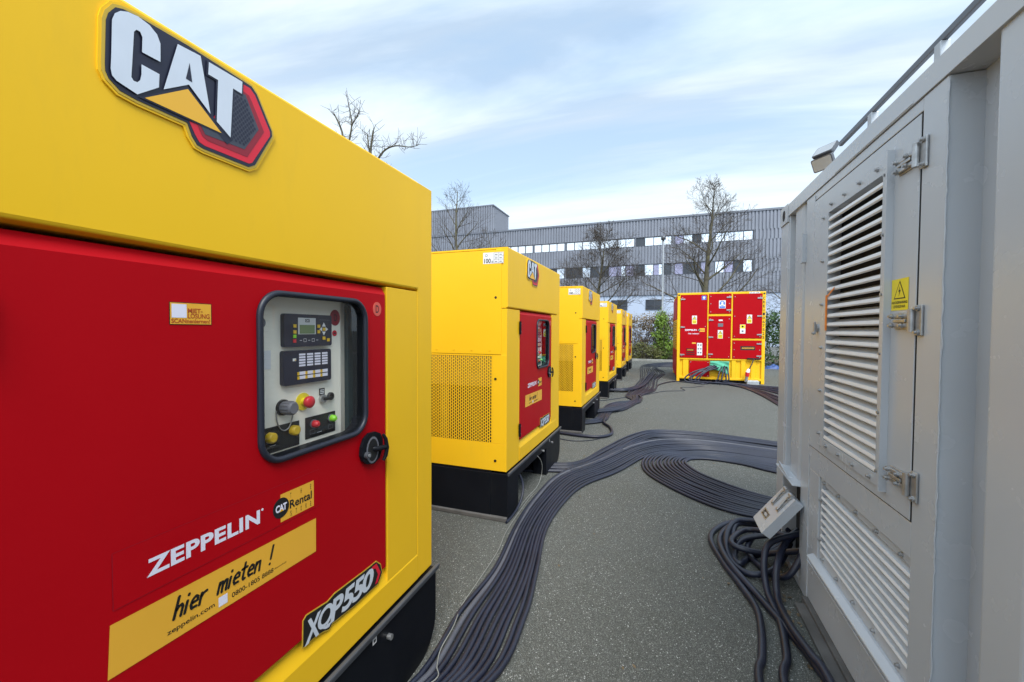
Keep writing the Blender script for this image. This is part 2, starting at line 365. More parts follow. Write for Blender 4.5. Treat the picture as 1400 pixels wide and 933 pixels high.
mb.fbox(8.3, 8.42, 7.8, 9.12, -.1, .06, 'winframe'); mb.fbox(8.3, 8.42, 11.12, 12.16, -.1, .06, 'winframe')
mb.box(BL, BR, .25, 18, 5.6, 14.1, 'cladding')
mb.build('cladding', ob)
mb = MB(); mb.box(BL, BR, .06, 18, -.2, 5.60, 'base_wall'); mb.build('base_wall', ob)
mb = MB(); mb.fbox(BL-.1, BR+.1, 14.05, 14.25, -18.1, .16, 'roofedge'); mb.build('roof', ob)
wr = random.Random(3)
for z0, z1, row in ((7.80, 9.12, 2), (11.12, 12.16, 1)):
    for a, b in groups:
        mb = MB(); mb.fbox(a, b, z0, z0+.07, -.12, .03, 'winframe'); mb.fbox(a, b, z1-.07, z1, -.12, .03, 'winframe')
        n = 4; ww = (b-a)/n
        for k in range(n+1): mb.fbox(a+k*ww-.035, a+k*ww+.035, z0+.07, z1-.07, -.12, .028, 'winframe')
        for k in range(n):
            pm = 'pane_sky' if row == 1 and wr.random() < .93 else wr.choice(['pane_lilac', 'pane_lilac', 'pane_lilac', 'pane_dark', 'pane_dark', 'pane_sky'])
            if row == 2 and pm == 'pane_lilac' and wr.random() < .5:      # half drawn blind
                q = a+k*ww+.035+(ww-.07)*wr.uniform(.3, .7)
                mb.fbox(a+k*ww+.035, q, z0+.07, z1-.07, -.1, -.06, 'pane_lilac'); mb.fbox(q, a+(k+1)*ww-.035, z0+.07, z1-.07, -.1, -.06, 'pane_sky')
            else: mb.fbox(a+k*ww+.035, a+(k+1)*ww-.035, z0+.07, z1-.07, -.1, -.06, pm)
        mb.build('window', ob)
for k in range(9):
    a = -2.3-3.85*(k-2)
    if a+1.85 > BR-1: continue
    mb = MB(); z0, z1 = 3.95, 5.12
    mb.fbox(a, a+1.85, z0, z1, -.02, -.005, 'pane_dark')
    for u in (a, a+.9, a+1.79): mb.fbox(u, u+.06, z0, z1, -.02, .03, 'winframe')
    for v in (z0, z1-.06, z0+.5): mb.fbox(a+.06, a+1.79, v, v+.06, -.02, .027, 'winframe')
    mb.build('window', ob)
# taller plant-room block standing on the roof, left
tb = empty('rooftop_block', (0, BY, 0)); tag(tb, 'tall windowless grey metal clad block rising above the office roof at left', 'building')
mb = MB(); ribbed(mb, -48, -21.16, 14.27, 17.5, 'cladding', F); mb.box(-48, -21.16, .1, 5.6, 14.27, 17.5, 'cladding')
ribbed(mb, -5.6, -.1, 14.27, 17.5, 'cladding', lambda u, v, o: (-21.16+o, -u, v)); mb.build('cladding', tb)
mb = MB(); mb.box(-48.1, -21.0, -.12, 5.7, 17.5, 17.64, 'roofedge'); mb.build('roof', tb)

# ------------------------------------------------------------------ bare trees
def bare_tree(x, y, h, base_r, seed, label, spread=.5, first=.3, levels=4, moss=True, dens=1.0, lean=0, zcut=0):
    r = random.Random(seed); e = empty('bare_tree', (x, y, 0)); tag(e, label, 'tree', 'leafless winter trees')
    tr = MB(); cr_ = MB()
    def limb(p, d, ln, rad, lv):
        n = 6 if lv < 2 else 4
        P = [Vector(p)]; RR = [rad]; d = d.normalized()
        for i in range(n):
            d = (d+Vector((r.gauss(0, .13 if lv < 2 else .08), r.gauss(0, .13 if lv < 2 else .08), r.gauss(.05 if lv else 0, .09 if lv < 2 else .06)))*(.45 if lv == 0 else 1)).normalized()
            P.append(P[-1]+d*ln/n); RR.append(max(rad*(1-(.90 if lv == 0 else .75)*(i+1)/n), .006))
        tgt = tr if lv == 0 else cr_
        tgt.tube(P, RR, M['bark'] if lv < 2 else M['twig'], 8 if lv == 0 else (5 if lv == 1 else 3), caps=False)
        if lv >= levels: return
        cnt = int((15 if lv == 0 else 7 if lv == 1 else 5 if lv == 2 else 4)*dens)
        for k in range(cnt):
            t = (first+(1-first)*(k+r.random())/cnt) if lv == 0 else .2+.8*(k+r.random())/cnt
            i = min(int(t*n), n-1); q = P[i].lerp(P[i+1], t*n-i); td = (P[i+1]-P[i]).normalized()
            az = k*2.4+r.uniform(-.5, .5); side = td.orthogonal().normalized(); side = Matrix.Rotation(az, 3, td) @ side
            ang = r.uniform(.75, 1.25) if lv == 0 else r.uniform(.5, .95)
            if lv == 0: ang *= 1.15-.45*t
            nd = td*math.cos(ang)+side*math.sin(ang)
            if lv == 0: nl = h*spread*(1-.80*t)*r.uniform(.75, 1.15)
            else: nl = ln*(.66-.26*t)*r.uniform(.7, 1.25)
            limb(q, nd, nl, max(RR[i]*(.44 if lv == 0 else .48), .006), lv+1)
    limb((0, 0, -.1), Vector((lean, 0, 1)), h, base_r, 0)
    tr.build('trunk', e); cr_.build('crown', e)
    return e
bare_tree(-13.0, 26, 11.6, .22, 11, 'leafless tree with mossy green limbs, rising behind the second yellow generator', .42, .42, 3)
bare_tree(-10.3, 27.5, 8.6, .13, 5, 'smaller leafless tree in front of the ribbed facade, right of the mossy one', .4, .35, 3)
bare_tree(-4.5, 27, 7.5, .17, 23, 'low wide leafless tree standing above the third yellow generator', .56, .30, 4, dens=1.25)
bare_tree(1.9, 26, 9.3, .23, 42, 'large leafless tree directly behind the red and yellow container', .52, .25, 4, dens=1.15)
bare_tree(6.9, 27, 8.6, .18, 8, 'leafless tree half hidden behind the grey container edge', .42, .25, 4)
# pollard behind the nearest generator
def pollard():
    r = random.Random(4); e = empty('pollard_tree', (-12.9, 15.6, 0)); tag(e, 'pollarded tree whose stubby bare branches show above the nearest generator roof', 'tree')
    tr = MB(); cr_ = MB()
    tr.tube([(0, 0, -.1), (.05, 0, 3), (0, .05, 6.2)], [.26, .2, .15], M['bark'], 10)
    def seg(P, r0, r1):
        P = catmull(P, 4); n = len(P); r0 *= .72; r1 *= .6; cr_.tube(P, [r0+(r1-r0)*i/(n-1) for i in range(n)], M['bark'], 6)
        for i in range(2, n, 1):
            for q in range(2):
                d = Vector((r.uniform(-1, 1), r.uniform(-.6, .6), r.uniform(-.2, 1.2))).normalized(); a = P[i]
                T = [a]; 
                for k in range(4): d = (d+Vector((r.gauss(0, .25), r.gauss(0, .2), r.gauss(0.05, .2)))).normalized(); T.append(T[-1]+d*r.uniform(.1, .24))
                cr_.tube(T, [.011, .010, .008, .007, .005], M['twig'], 3, False)
                e2 = T[2]; d2 = Vector((r.uniform(-1, 1), r.uniform(-.6, .6), r.uniform(-.2, 1))).normalized()
                cr_.tube([e2, e2+d2*.15, e2+d2*.3+Vector((0, 0, .05))], [.009, .007, .005], M['twig'], 3, False)
    seg([(0, 0, 6), (-.6, 0, 7.8), (-1.15, .1, 9.6), (-1.3, .1, 10.7), (-1.75, .1, 11.6)], .12, .05)
    seg([(-1.1, .1, 9.4), (-.85, .1, 10.4), (-.75, .1, 11.1), (-.95, .1, 12.0)], .07, .03)
    seg([(-.78, .1, 10.9), (-.5, .1, 11.2), (-.3, .1, 11.5)], .04, .02)
    seg([(0, 0, 6), (.3, 0, 7.6), (.35, .1, 8.9), (.3, .1, 9.6), (.45, .1, 10.5)], .12, .06)
    seg([(.32, .1, 9.3), (.2, .1, 9.8), (.12, .1, 10.4)], .06, .035)
    seg([(.3, 0, 8.2), (.6, 0, 8.9), (1.0, .1, 9.5), (1.6, .1, 9.65), (2.3, .1, 9.5), (2.75, .1, 9.5)], .08, .02)
    seg([(.1, 0, 7.2), (.7, 0, 8.0), (1.3, .1, 8.5)], .06, .03)
    tr.build('trunk', e); cr_.build('crown', e)
pollard()

# ------------------------------------------------------------------ fence, hedge, lamp
fe = empty('mesh_fence', (0, 25.2, 0)); tag(fe, 'galvanised double bar mesh fence along the far edge of the yard', 'fence')
mb = MB(); x = -24.0
while x < 14: mb.box(x-.007, x+.007, -.004, .004, .15, 2.55, 'galv'); x += .16
for k in range(7): mb.box(-24, 14, .006, .016, 2*.1+k*.39, .23+k*.39, 'galv')
mb.build('mesh_panel', fe)
for k in range(15):
    mb = MB(); mb.box(-.035, .035, .02, .09, 0, 2.68, 'galv'); mb.build('post', fe, .006, (-22.6+k*2.5, 0, 0))
def bush(name, x, y, w, d, h, z0, leafm, nl, nt_, seed, label, cat, group, ls=.05, twigc='twig', shape=None, up=.5):
    r = random.Random(seed); e = empty(name, (x, y, z0)); tag(e, label, cat, group)
    tw = MB(); lf = MB()
    for k in range(nt_):
        p = Vector((r.uniform(-.5, .5)*w*.8, r.uniform(-.5, .5)*d*.7, 0)); P = [p]; dr = Vector((r.gauss(0, .25), r.gauss(0, .2), 1)).normalized()
        hh = h*r.uniform(.55, 1.08)
        for i in range(5): dr = (dr+Vector((r.gauss(0, .22), r.gauss(0, .18), r.gauss(.05, .1)))).normalized(); P.append(P[-1]+dr*hh/5)
        tw.tube(P, [.016, .013, .011, .009, .007, .005], M[twigc], 4, False)
        for q in range(3):
            a = P[r.randint(1, 4)]; dd = Vector((r.uniform(-1, 1), r.uniform(-1, 1), r.uniform(-.1, .9))).normalized(); L_ = r.uniform(.15, .45)
            tw.tube([a, a+dd*L_*.5+Vector((0, 0, .03)), a+dd*L_], [.007, .006, .004], M[twigc], 3, False)
    cl_ = [(r.uniform(-.5, .5)*w, r.uniform(-.5, .5)*d, r.random()**up*h) for _ in range(max(8, nl//28))]
    for k in range(nl):
        c = r.choice(cl_); s_ = .13
        p = Vector((c[0]+r.gauss(0, s_), c[1]+r.gauss(0, s_), abs(c[2]+r.gauss(0, s_))))
        if shape: p.x *= shape(p.z/h); p.y *= shape(p.z/h)
        n = Vector((r.gauss(0, 1), r.gauss(0, 1)-.5, r.gauss(0, 1)+.4)).normalized(); t = n.orthogonal().normalized(); t = Matrix.Rotation(r.uniform(0, 6.28), 3, n) @ t; b = n.cross(t); q = ls*r.uniform(.6, 1.3)
        lf.add([p-t*q, p-b*q*.55+n*q*.1, p+t*q, p+b*q*.55+n*q*.1], [(0, 1, 2, 3)], leafm)
    if nt_: tw.build('branches', e)
    lf.build('foliage', e)
    return e
for k in range(9):
    xx = -13.2+k*1.65
    if -1.2 < xx < 0.0: xx -= .1
    bush('hedge_shrub', xx, 24.55+.1*(k % 2), 1.75, .7, 2.1+.25*((k*7) % 3)/2, .07, M['leaf_brown'] if k % 3 else M['leaf_olive'], 2600, 80, 60+k, 'twiggy brown winter shrub in the hedge along the mesh fence', 'shrub', 'brown hedge shrubs by the fence', .05)
bush('ivy_shrub', -.28, 24.1, .62, .5, 2.45, .07, M['leaf_ivy'], 2600, 10, 90, 'bright green ivy column standing in front of the brown hedge', 'shrub', None, .055, shape=lambda t: 1.25 if t < .3 else (.95 if t < .75 else .75), up=.8)
for k, (xx, ww, hh) in enumerate([(-1.6, 1.1, .75), (-.65, .8, .55), (.35, .7, .9)]):
    bush('low_shrub', xx, 23.75, ww, .5, hh, .07, M['leaf_olive'] if k != 2 else M['leaf_ivy'], 700, 10, 120+k, ['low olive green shrub at the hedge foot nearest the far generators', 'tiny olive green shrub beside the ivy column', 'low leafy green shrub between ivy column and red container'][k], 'shrub', None, .05)
for k in range(3):
    bush('evergreen_shrub', 3.6+k*1.5, 21.9+.25*k, 1.5, 1.0, 2.35+.1*k, 0, M['leaf_dark'], 3200, 14, 150+k, ['dark evergreen shrub seen beside the right edge of the red container', 'dark evergreen shrub next to the one beside the red container', 'dark evergreen shrub hidden mostly behind the grey container'][k], 'shrub', 'dark evergreen hedge', .06, up=.75)
tp = MB(); r_ = random.Random(5)
N_ = 14
def th_(i, j):
    a, b = i/(N_-1)*2-1, j/(N_-1)*2-1; q = max(0, 1-(a*a+b*b)**.9)
    return .32*q**.6*(1+.35*math.sin(5*a+2*b)+.25*math.sin(7*b-3*a))+.01
tp.add([(a/(N_-1)*.6-.3, b/(N_-1)*.4-.2, th_(a, b)*.45) for b in range(N_) for a in range(N_)], [(j*N_+i, j*N_+i+1, (j+1)*N_+i+1, (j+1)*N_+i) for j in range(N_-1) for i in range(N_-1)], 'tarp')
tag(tp.build('tarpaulin', loc=(4.25, 20.6, 0)), 'crumpled blue tarpaulin on the ground in front of the dark evergreens', 'tarpaulin')
sl = empty('street_lamp', (-.25, 25, 0)); tag(sl, 'slim grey lamp post standing in front of the office building', 'street lamp')
mb = MB(); mb.tube([(0, 0, 0), (0, 0, 3.4), (0, 0, 6.6)], [.06, .05, .04], 'galv', 10); mb.build('pole', sl)
mb = MB(); mb.tube([(0, 0, 6.58), (0, 0, 6.66), (0, 0, 6.68), (0, 0, 6.86), (0, 0, 6.9)], [.05, .05, .13, .13, .05], 'steel', 14); mb.build('lamp_head', sl)

# ------------------------------------------------------------------ generators
LOGO_C = [(0.5001, 2.1492), (0.5025, 2.2217), (0.5074, 2.2371), (0.517, 2.2487), (0.5301, 2.256), (0.5485, 2.2591), (0.5693, 2.2554), (0.5836, 2.2447), (0.5900, 2.2291), (0.5894, 2.189), (0.5542, 2.1888), (0.5554, 2.2204), (0.5514, 2.2296), (0.5446, 2.2291), (0.5401, 2.2222), (0.5383, 2.1918), (0.5348, 2.1392), (0.5339, 2.1251), (0.5378, 2.1195), (0.5446, 2.12), (0.5498, 2.1273), (0.5525, 2.1414), (0.5528, 2.1622), (0.5871, 2.161), (0.5855, 2.1314), (0.5442, 2.0946), (0.5084, 2.1032), (0.5007, 2.1102), (0.4987, 2.1222)]
LOGO_A = [(0.6257, 2.2509), (0.6768, 2.2551), (0.6988, 2.1282), (0.649, 2.1721), (0.5949, 2.1323)]
LOGO_AH = [(0.651, 2.2234), (0.6563, 2.1813), (0.6421, 2.1822)]
LOGO_T = [(0.6964, 2.2525), (0.7845, 2.2531), (0.7825, 2.2211), (0.7581, 2.2218), (0.7499, 2.0927), (0.7141, 2.1169), (0.7188, 2.2216), (0.6946, 2.2219)]
LOGO_TRI = [(0.6468, 2.1608), (0.7267, 2.0936), (0.558, 2.0946)]
LOGO_OUT = [(0.4918, 2.1293), (0.4948, 2.2164), (0.499, 2.2334), (0.5108, 2.2526), (0.5236, 2.2583), (0.5485, 2.2618), (0.6504, 2.2643), (0.7873, 2.2596), (0.8146, 2.2581), (0.8303, 2.2451), (0.8765, 2.1656), (0.8776, 2.1517), (0.8222, 2.0495), (0.8035, 2.0376), (0.684, 2.0381), (0.6685, 2.0413), (0.6567, 2.0572), (0.6469, 2.0836), (0.6333, 2.0838), (0.5457, 2.0844), (0.5161, 2.0883), (0.4975, 2.1028), (0.4922, 2.1147)]
LOGO_RED = [(0.7861, 2.2501), (0.8089, 2.2505), (0.824, 2.2392), (0.8703, 2.1602), (0.8701, 2.1485), (0.8132, 2.0523), (0.8037, 2.0467), (0.6863, 2.0459), (0.673, 2.0499), (0.6632, 2.0645), (0.6508, 2.0885), (0.6915, 2.0928), (0.7581, 2.2193)]
LOGO_RED2 = [(0.7869, 2.2323), (0.8059, 2.2288), (0.8141, 2.2164), (0.8508, 2.1516), (0.7983, 2.0618), (0.6933, 2.0607), (0.6799, 2.0672), (0.6692, 2.0881), (0.7195, 2.1008), (0.758, 2.2096)]
LOGO_HEX = [(0.7596, 2.2202), (0.7949, 2.2251), (0.8332, 2.1505), (0.7904, 2.0792), (0.6867, 2.0734), (0.6771, 2.0899), (0.7391, 2.1095)]
XQP_OUT = [(0.9831, 0.5791), (0.9858, 0.6628), (0.9981, 0.672), (1.0904, 0.6599), (1.1233, 0.6683), (1.1994, 0.6655), (1.2764, 0.6616), (1.3538, 0.6612), (1.3805, 0.6357), (1.391, 0.5984), (1.3652, 0.5671), (1.2236, 0.5641), (1.1114, 0.5734), (1.095, 0.5618), (1.0686, 0.5727), (1.033, 0.5794)]
W, HB, HT, GL = 1.80, .41, 2.285, 5.0
DU0, DU1, DV0, DV1 = .324, 1.425, .60, 1.772
G = empty('generator', (-1.063, .027, 0), 91.194)
tag(G, 'nearest yellow generator housing with wide red door, filling the left foreground', 'generator', 'yellow generators in a row')
# body shell
mb = MB()
mb.fbox(.02, W-.02, HB, HT-.02, -GL+.02, -.45, 'yellow')                # core behind the control bay
mb.fbox(0, .319, HB+.003, 1.777, -.10, 0, 'yellow'); mb.fbox(.025, .33, HB+.006, 1.777, -.449, -.101, 'yellow')                       # left of door
mb.fbox(1.432, 1.665, .505, 1.777, -.10, 0, 'yellow')                    # right panel
mb.fbox(1.50, W-.01, HB+.003, 1.777, -.449, -.101, 'yellow')
mb.fbox(1.669, W, HB+.003, HT, -.0985, 0.0, 'yellow')                    # corner post, full height
mb.fbox(.33, 1.50, HB+.005, .60, -.449, -.05, 'yellow')
mb.fbox(.02, W-.02, 1.79, HT-.03, -.449, -.105, 'yellow')
# sill: face then a folded slope up to the door foot
mb.prism([(-.049, HB+.004), (.002, HB+.004), (.002, .528), (-.018, .588), (-.049, .588)], lambda a, b, o: (o, -a, b), .333, 1.665, 'yellow')
# side wall seen across the alley: upper section proud of the lower, folded lip at the seam
mb.box(-.006, .02, .05, GL-.02, 1.395, HT-.02, 'yellow')
mb.box(-.003, .02, .004, .13, .6455, 1.392, 'yellow')
mb.box(-.003, .02, .004, GL-.02, HB+.004, .645, 'yellow')
mb.box(-.003, .02, .1305, 1.3595, 1.378, 1.392, 'yellow')
mb.box(-.003, .02, 1.36, GL-.02, .6455, 1.392, 'yellow')
for z in (1.87, 1.19, .5):                                               # dark plugs in the corner
    mb.disc(-.1, z, .011, S, .003, .007, 'ink', 12)
for k in range(6): mb.disc(-.15-.17*k, 1.43, .006, S, .006, .011, 'yellow', 8)
mb.fbox(.0, W, HT-.015, HT, -GL, -.10, 'yellow')                           # roof sheet
mb.build('body', G, .007)
mb = MB()                                                                 # upper front panel with its drip lip
mb.prism([(-.1, 1.783), (-.018, 1.783), (.002, 1.788), (.005, 1.796), (.005, HT-.008), (.001, HT), (-.1, HT)], lambda a, b, o: (o, -a, b), 0.0, 1.6655, 'yellow')
mb.build('upper_panel', G, .003)
# plinth
mb = MB()
prof = [(0, 0), (.27, 0), (.27, .30), (1.2, .30), (1.2, 0), (1.66, 0)] + [(1.66+.16*math.sin(R(a)), .16-.16*math.cos(R(a))) for a in range(15, 91, 15)] + [(1.82, .395), (-.004, .395)]
mb.prism(prof, F, -.14, .012, 'black')
mb.box(-.004, .03, .141, GL, .0, .395, 'black'); mb.box(W-.03, W+.015, .141, GL, .02, .395, 'black')
mb.box(.05, W-.05, .9, .92, .0, .39, 'dark'); mb.box(0, W, .141, GL, .396, .409, 'black')
mb.box(-.03, .10, -.010, GL, .0, .035, 'wood')
mb.build('plinth', G, .006)
mb = MB(); mb.fbox(-.004, 1.83, .382, .408, .0125, .026, 'steel')
mb.fbox(-.006, 1.832, .396, .408, .0265, .03, 'steel')
mb.disc(1.42, .312, .012, F, .012, .03, 'zinc', 12); mb.disc(1.05, .312, .012, F, .012, .03, 'zinc', 12)
mb.build('plinth_rail', G, .003)
mb = MB(); mb.rect(1.315, 1.34, .345, .372, F, .0142, 'white'); mb.rect(1.321, 1.334, .352, .364, F, .0148, 'ink'); mb.build('plinth_label', G)
# side grille: punched sheet of upright slots over a recess
mb = MB(); g0, g1, z0, z1 = .13, 1.36, .645, 1.378
px_ = .0195; n = int((g1-g0)/px_); pz = .027
u = g0
for i in range(n+1):
    uu = g0+i*px_; mb.box(-.004, -.001, uu, uu+.0065, z0, z1, 'yellow')
    if i < n:
        k = 0; z = z0+(pz/2 if i % 2 else 0)
        while z < z1-.01: mb.box(-.0035, -.0015, uu+.0065, uu+px_, z, min(z+.0065, z1), 'yellow'); z += pz
mb.build('side_grille', G)
mb = MB(); mb.box(.0, .012, g0, g1, 1.12, z1, 'sand')
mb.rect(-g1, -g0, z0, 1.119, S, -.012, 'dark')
mb.box(.006, .011, g0+.42, g0+.5, z0, 1.118, 'sand')
mb.build('grille_backing', G)
# noise sticker on the side
mb = MB(); mb.rect(-.215, -.03, 2.152, 2.245, S, .0072, 'white')
text(mb, '100', -.205, -.145, 2.158, 2.195, S, .0078, 'ink', .02); text(mb, 'dB', -.14, -.122, 2.158, 2.175, S, .0078, 'ink')
mb.disc(-.185, 2.222, .011, S, .0074, .0078, 'ink', 12); mb.disc(-.185, 2.222, .008, S, .0078, .0082, 'white', 12)
for a in (-.118, -.076, -.034): mb.rect(a, a+.0015, 2.156, 2.241, S, .0078, 'ink')
for b in (2.156, 2.184, 2.212, 2.24): mb.rect(-.118, -.033, b, b+.0015, S, .0079, 'ink')
for a in (-.108, -.067):
    for b in (2.165, 2.194, 2.222): mb.rect(a, a+.022, b, b+.006, S, .0078, 'plastic')
mb.build('noise_sticker', G)
# control bay seen through the door glass
cp = MB()
cp.fbox(.74, 1.265, 1.10, 1.765, -.13, -.09, 'cream')
cp.fbox(1.266, 1.428, 1.05, 1.765, -.17, -.135, 'cream'); cp.fbox(1.335, 1.43, 1.05, 1.765, -.134, -.115, 'teal')
cp.fbox(.335, .73, .62, 1.765, -.30, -.28, 'teal'); cp.fbox(.73, 1.43, .61, 1.05, -.30, -.28, 'teal')
PO = -.09
cp.rect(.914, 1.061, 1.206, 1.2885, F, PO+.002, 'ink'); cp.rect(1.086, 1.23, 1.215, 1.291, F, PO+.002, 'ink')
cp.rect(.92, 1.056, 1.176, 1.200, F, PO+.002, 'signal_yellow'); text(cp, 'I', 1.01, 1.016, 1.182, 1.194, F, PO+.003, 'ink')
cp.rect(.915, .952, 1.473, 1.532, F, PO+.002, 'white')
cp.disc(.918, 1.619, .017, F, PO, PO+.002, 'plastic', 20); cp.disc(.918, 1.619, .009, F, PO, PO+.003, 'white', 12)
cp.disc(1.2335, 1.643, .0255, F, PO, PO+.002, 'darkredprint', 24, .030); text(cp, 'D', 1.226, 1.242, 1.63, 1.656, F, PO+.003, 'ink', .01)
cp.disc(1.2305, 1.5845, .011, F, PO, PO+.002, 'redprint', 18); cp.rect(1.225, 1.236, 1.582, 1.587, F, PO+.003, 'ink')
for u in (.955, 1.15): 
    cp.rect(u-.011, u+.011, 1.228, 1.2295, F, PO+.003, 'white')
for u in (1.118, 1.205):
    for a, b, c, d in ((-.012, .012, 1.228, 1.2295), (-.012, .012, 1.243, 1.2445), (-.012, -.0105, 1.228, 1.2445), (.0105, .012, 1.228, 1.2445)): cp.rect(u+a, u+b, c, d, F, PO+.003, 'plastic')
cpo = cp.build('control_panel', G, .002); cpo.scale = (.974, 1, .974); cpo.location = (0, -.03, .0416)
def sub(name, parent): 
    b = MB(); return b, lambda bev=0: b.build(name, parent, bev)
b, done = sub('display_module', cpo)
b.prism(rrect(.990, 1.199, 1.540, 1.650, .008, 3), F, PO, PO+.016, 'navy')
o_ = PO+.0165
b.rect(1.045, 1.122, 1.582, 1.638, F, o_, 'lcdframe'); b.rect(1.051, 1.117, 1.584, 1.614, F, o_+.0006, 'lcd')
b.rect(1.075, 1.094, 1.623, 1.634, F, o_+.0006, 'ink'); text(b, 'CAT', 1.077, 1.092, 1.625, 1.632, F, o_+.001, 'white', .03)
for u, v, m in ((1.0302, 1.610, 'btn'), (1.0302, 1.590, 'btn'), (1.0295, 1.5755, 'lime'), (1.029, 1.560, 'estop'), (1.1343, 1.610, 'btn'), (1.1343, 1.5905, 'btn'), (1.160, 1.5995, 'btn'), (1.1588, 1.5675, 'btn'), (1.180, 1.561, 'btn')):
    b.fbox(u-.0055, u+.0055, v-.0055, v+.0055, o_, o_+.003, m)
for du, dv in ((0, .019), (0, -.017), (.016, 0), (-.016, 0)):
    b.flat([(1.160+du*1.3, 1.5995+dv*1.3), (1.160+du*.5+dv*.5, 1.5995+dv*.5+du*.5), (1.160+du*.5-dv*.5, 1.5995+dv*.5-du*.5)], F, o_, 'white')
for k in range(5):
    a = 1.05+k*.018
    if k % 2: 
        for q in ((a, a+.012, 1.556, 1.5572), (a, a+.012, 1.566, 1.5672), (a, a+.0012, 1.556, 1.567), (a+.011, a+.0122, 1.556, 1.567)): b.rect(*q, F, o_, 'white')
    else: b.rect(a+.002, a+.011, 1.5605, 1.562, F, o_, 'white')
for k in range(6): b.rect(1.14+.0085*k, 1.146+.0085*k, 1.632, 1.6335, F, o_, 'plastic')
done()
b, done = sub('alarm_module', cpo)
b.prism(rrect(.986, 1.195, 1.414, 1.528, .008, 3), F, PO, PO+.016, 'navy')
for c in range(4):
    u = 1.048+c*.034
    for r2 in range(5): b.rect(u, u+.027, 1.4735+r2*.0092, 1.4735+r2*.0092+.0065, F, o_, 'zeppelin_white')
    for r2 in range(2):
        b.rect(u+.001, u+.027, 1.4305+r2*.0145, 1.4415+r2*.0145, F, o_, 'zeppelin_white'); b.fbox(u-.008, u-.001, 1.4305+r2*.0145, 1.4405+r2*.0145, o_, o_+.003, 'btn')
b.rect(1.022, 1.036, 1.493, 1.502, F, o_, 'white'); b.rect(1.03, 1.035, 1.494, 1.498, F, o_+.0005, 'btn')
done()
b, done = sub('emergency_stop', cpo)
cu, cv = 1.078, 1.350
b.disc(cu, cv, .030, F, PO, PO+.004, 'signal_yellow', 28); b.tube([F(cu, cv, PO+.003), F(cu, cv, PO+.018)], .013, 'signal_yellow', 16)
b.tube([F(cu, cv, PO+.018), F(cu, cv, PO+.022), F(cu, cv, PO+.034), F(cu, cv, PO+.039), F(cu, cv, PO+.040)], [.013, .02, .0205, .015, .004], 'estop', 20); done()
b, done = sub('socket', cpo)
cu, cv = .995, 1.344
b.disc(cu, cv, .026, F, PO, PO+.008, 'ink', 24); b.tube([F(cu, cv, PO+.008), F(cu, cv, PO+.045), F(cu, cv, PO+.05)], [.021, .021, .017], 'plastic', 20)
for k in range(14):
    a = k*2*math.pi/14; b.fbox(cu+.0205*math.cos(a)-.002, cu+.0205*math.cos(a)+.002, cv+.0205*math.sin(a)-.002, cv+.0205*math.sin(a)+.002, PO+.012, PO+.043, 'plastic')
b.tube([F(*p, PO+.006) for p in catmull([Vector(q).to_2d() for q in ((.966, 1.338), (.969, 1.303), (.982, 1.276), (1.0, 1.268), (1.018, 1.279), (1.03, 1.312), (1.026, 1.335))], 4)], .0022, 'zinc', 5); done()
b, done = sub('key_switch', cpo)
b.rect(1.151, 1.178, 1.360, 1.385, F, PO+.002, 'ink')
for k in range(3): b.rect(1.155, 1.174, 1.365+k*.006, 1.368+k*.006, F, PO+.003, 'white')
b.disc(1.165, 1.347, .015, F, PO, PO+.012, 'zinc', 20); b.fbox(1.160, 1.192, 1.342, 1.352, PO+.012, PO+.024, 'ink'); done()
b, done = sub('black_button', cpo); b.tube([F(1.205, 1.350, PO), F(1.205, 1.350, PO+.008), F(1.205, 1.350, PO+.01)], [.0145, .0145, .011], 'ink', 20); done()
for u, v in ((.9435, 1.2565), (1.0345, 1.2608)):
    b, done = sub('yellow_button', cpo); b.tube([F(u, v, PO), F(u, v, PO+.018), F(u, v, PO+.021)], [.017, .017, .012], 'btn', 20); done()
for u, v, m, nm in ((1.1233, 1.2636, 'estop', 'red_lamp'), (1.2083, 1.2672, 'lime', 'green_lamp')):
    b, done = sub(nm, cpo); b.tube([F(u, v, PO), F(u, v, PO+.006)], .016, 'plastic', 18); b.tube([F(u, v, PO+.006), F(u, v, PO+.02), F(u, v, PO+.026)], [.013, .012, .006], m, 16); done()
# door
WIN = (.842, 1.285, 1.215, 1.700)
dm = MB()
inner = rrect(WIN[0], WIN[1], WIN[2], WIN[3], .065, 7)
ring_plate(dm, (DU0, DU1, DV0, DV1), inner, F, -.05, .001, 'red', 'black', chamfer=(.006, .006, .006, .030, .020))
door = dm.build('door', G)
b, done = sub('window_seal', door)
P = [F(u, v, .006) for u, v in rrect(WIN[0]-.005, WIN[1]+.005, WIN[2]-.005, WIN[3]+.005, .07, 8)]; P.append(P[0]); P.append(P[1])
b.tube(P, .0095, 'rubber', 10); done()
b, done = sub('window_pane', door); b.flat(inner, F, -.008, 'glass'); done()
b, done = sub('handle', door)
b.prism([(1.2515, 1.121), (1.2545, 1.153), (1.272, 1.183), (1.30, 1.197), (1.335, 1.196), (1.366, 1.183), (1.382, 1.158), (1.382, 1.120), (1.363, 1.085), (1.327, 1.071), (1.287, 1.080), (1.262, 1.098)], F, .004, .016, 'black')
b.disc(1.318, 1.128, .038, F, .0155, .0165, 'plastic', 20, .052); b.disc(1.318, 1.128, .030, F, .0165, .017, 'ink', 20, .044)
b.tube([F(1.325, 1.13, .012), F(1.33, 1.13, .026), F(1.378, 1.125, .03)], .010, 'black', 10)
b.tube([F(1.368, 1.178, .027), F(1.380, 1.158, .031), F(1.386, 1.122, .033), F(1.380, 1.09, .031), F(1.37, 1.072, .027)], [.006, .008, .009, .008, .006], 'black', 10)
b.disc(1.278, 1.118, .013, F, .0165, .03, 'steel', 14); b.disc(1.278, 1.118, .006, F, .03, .034, 'zinc', 10); done()
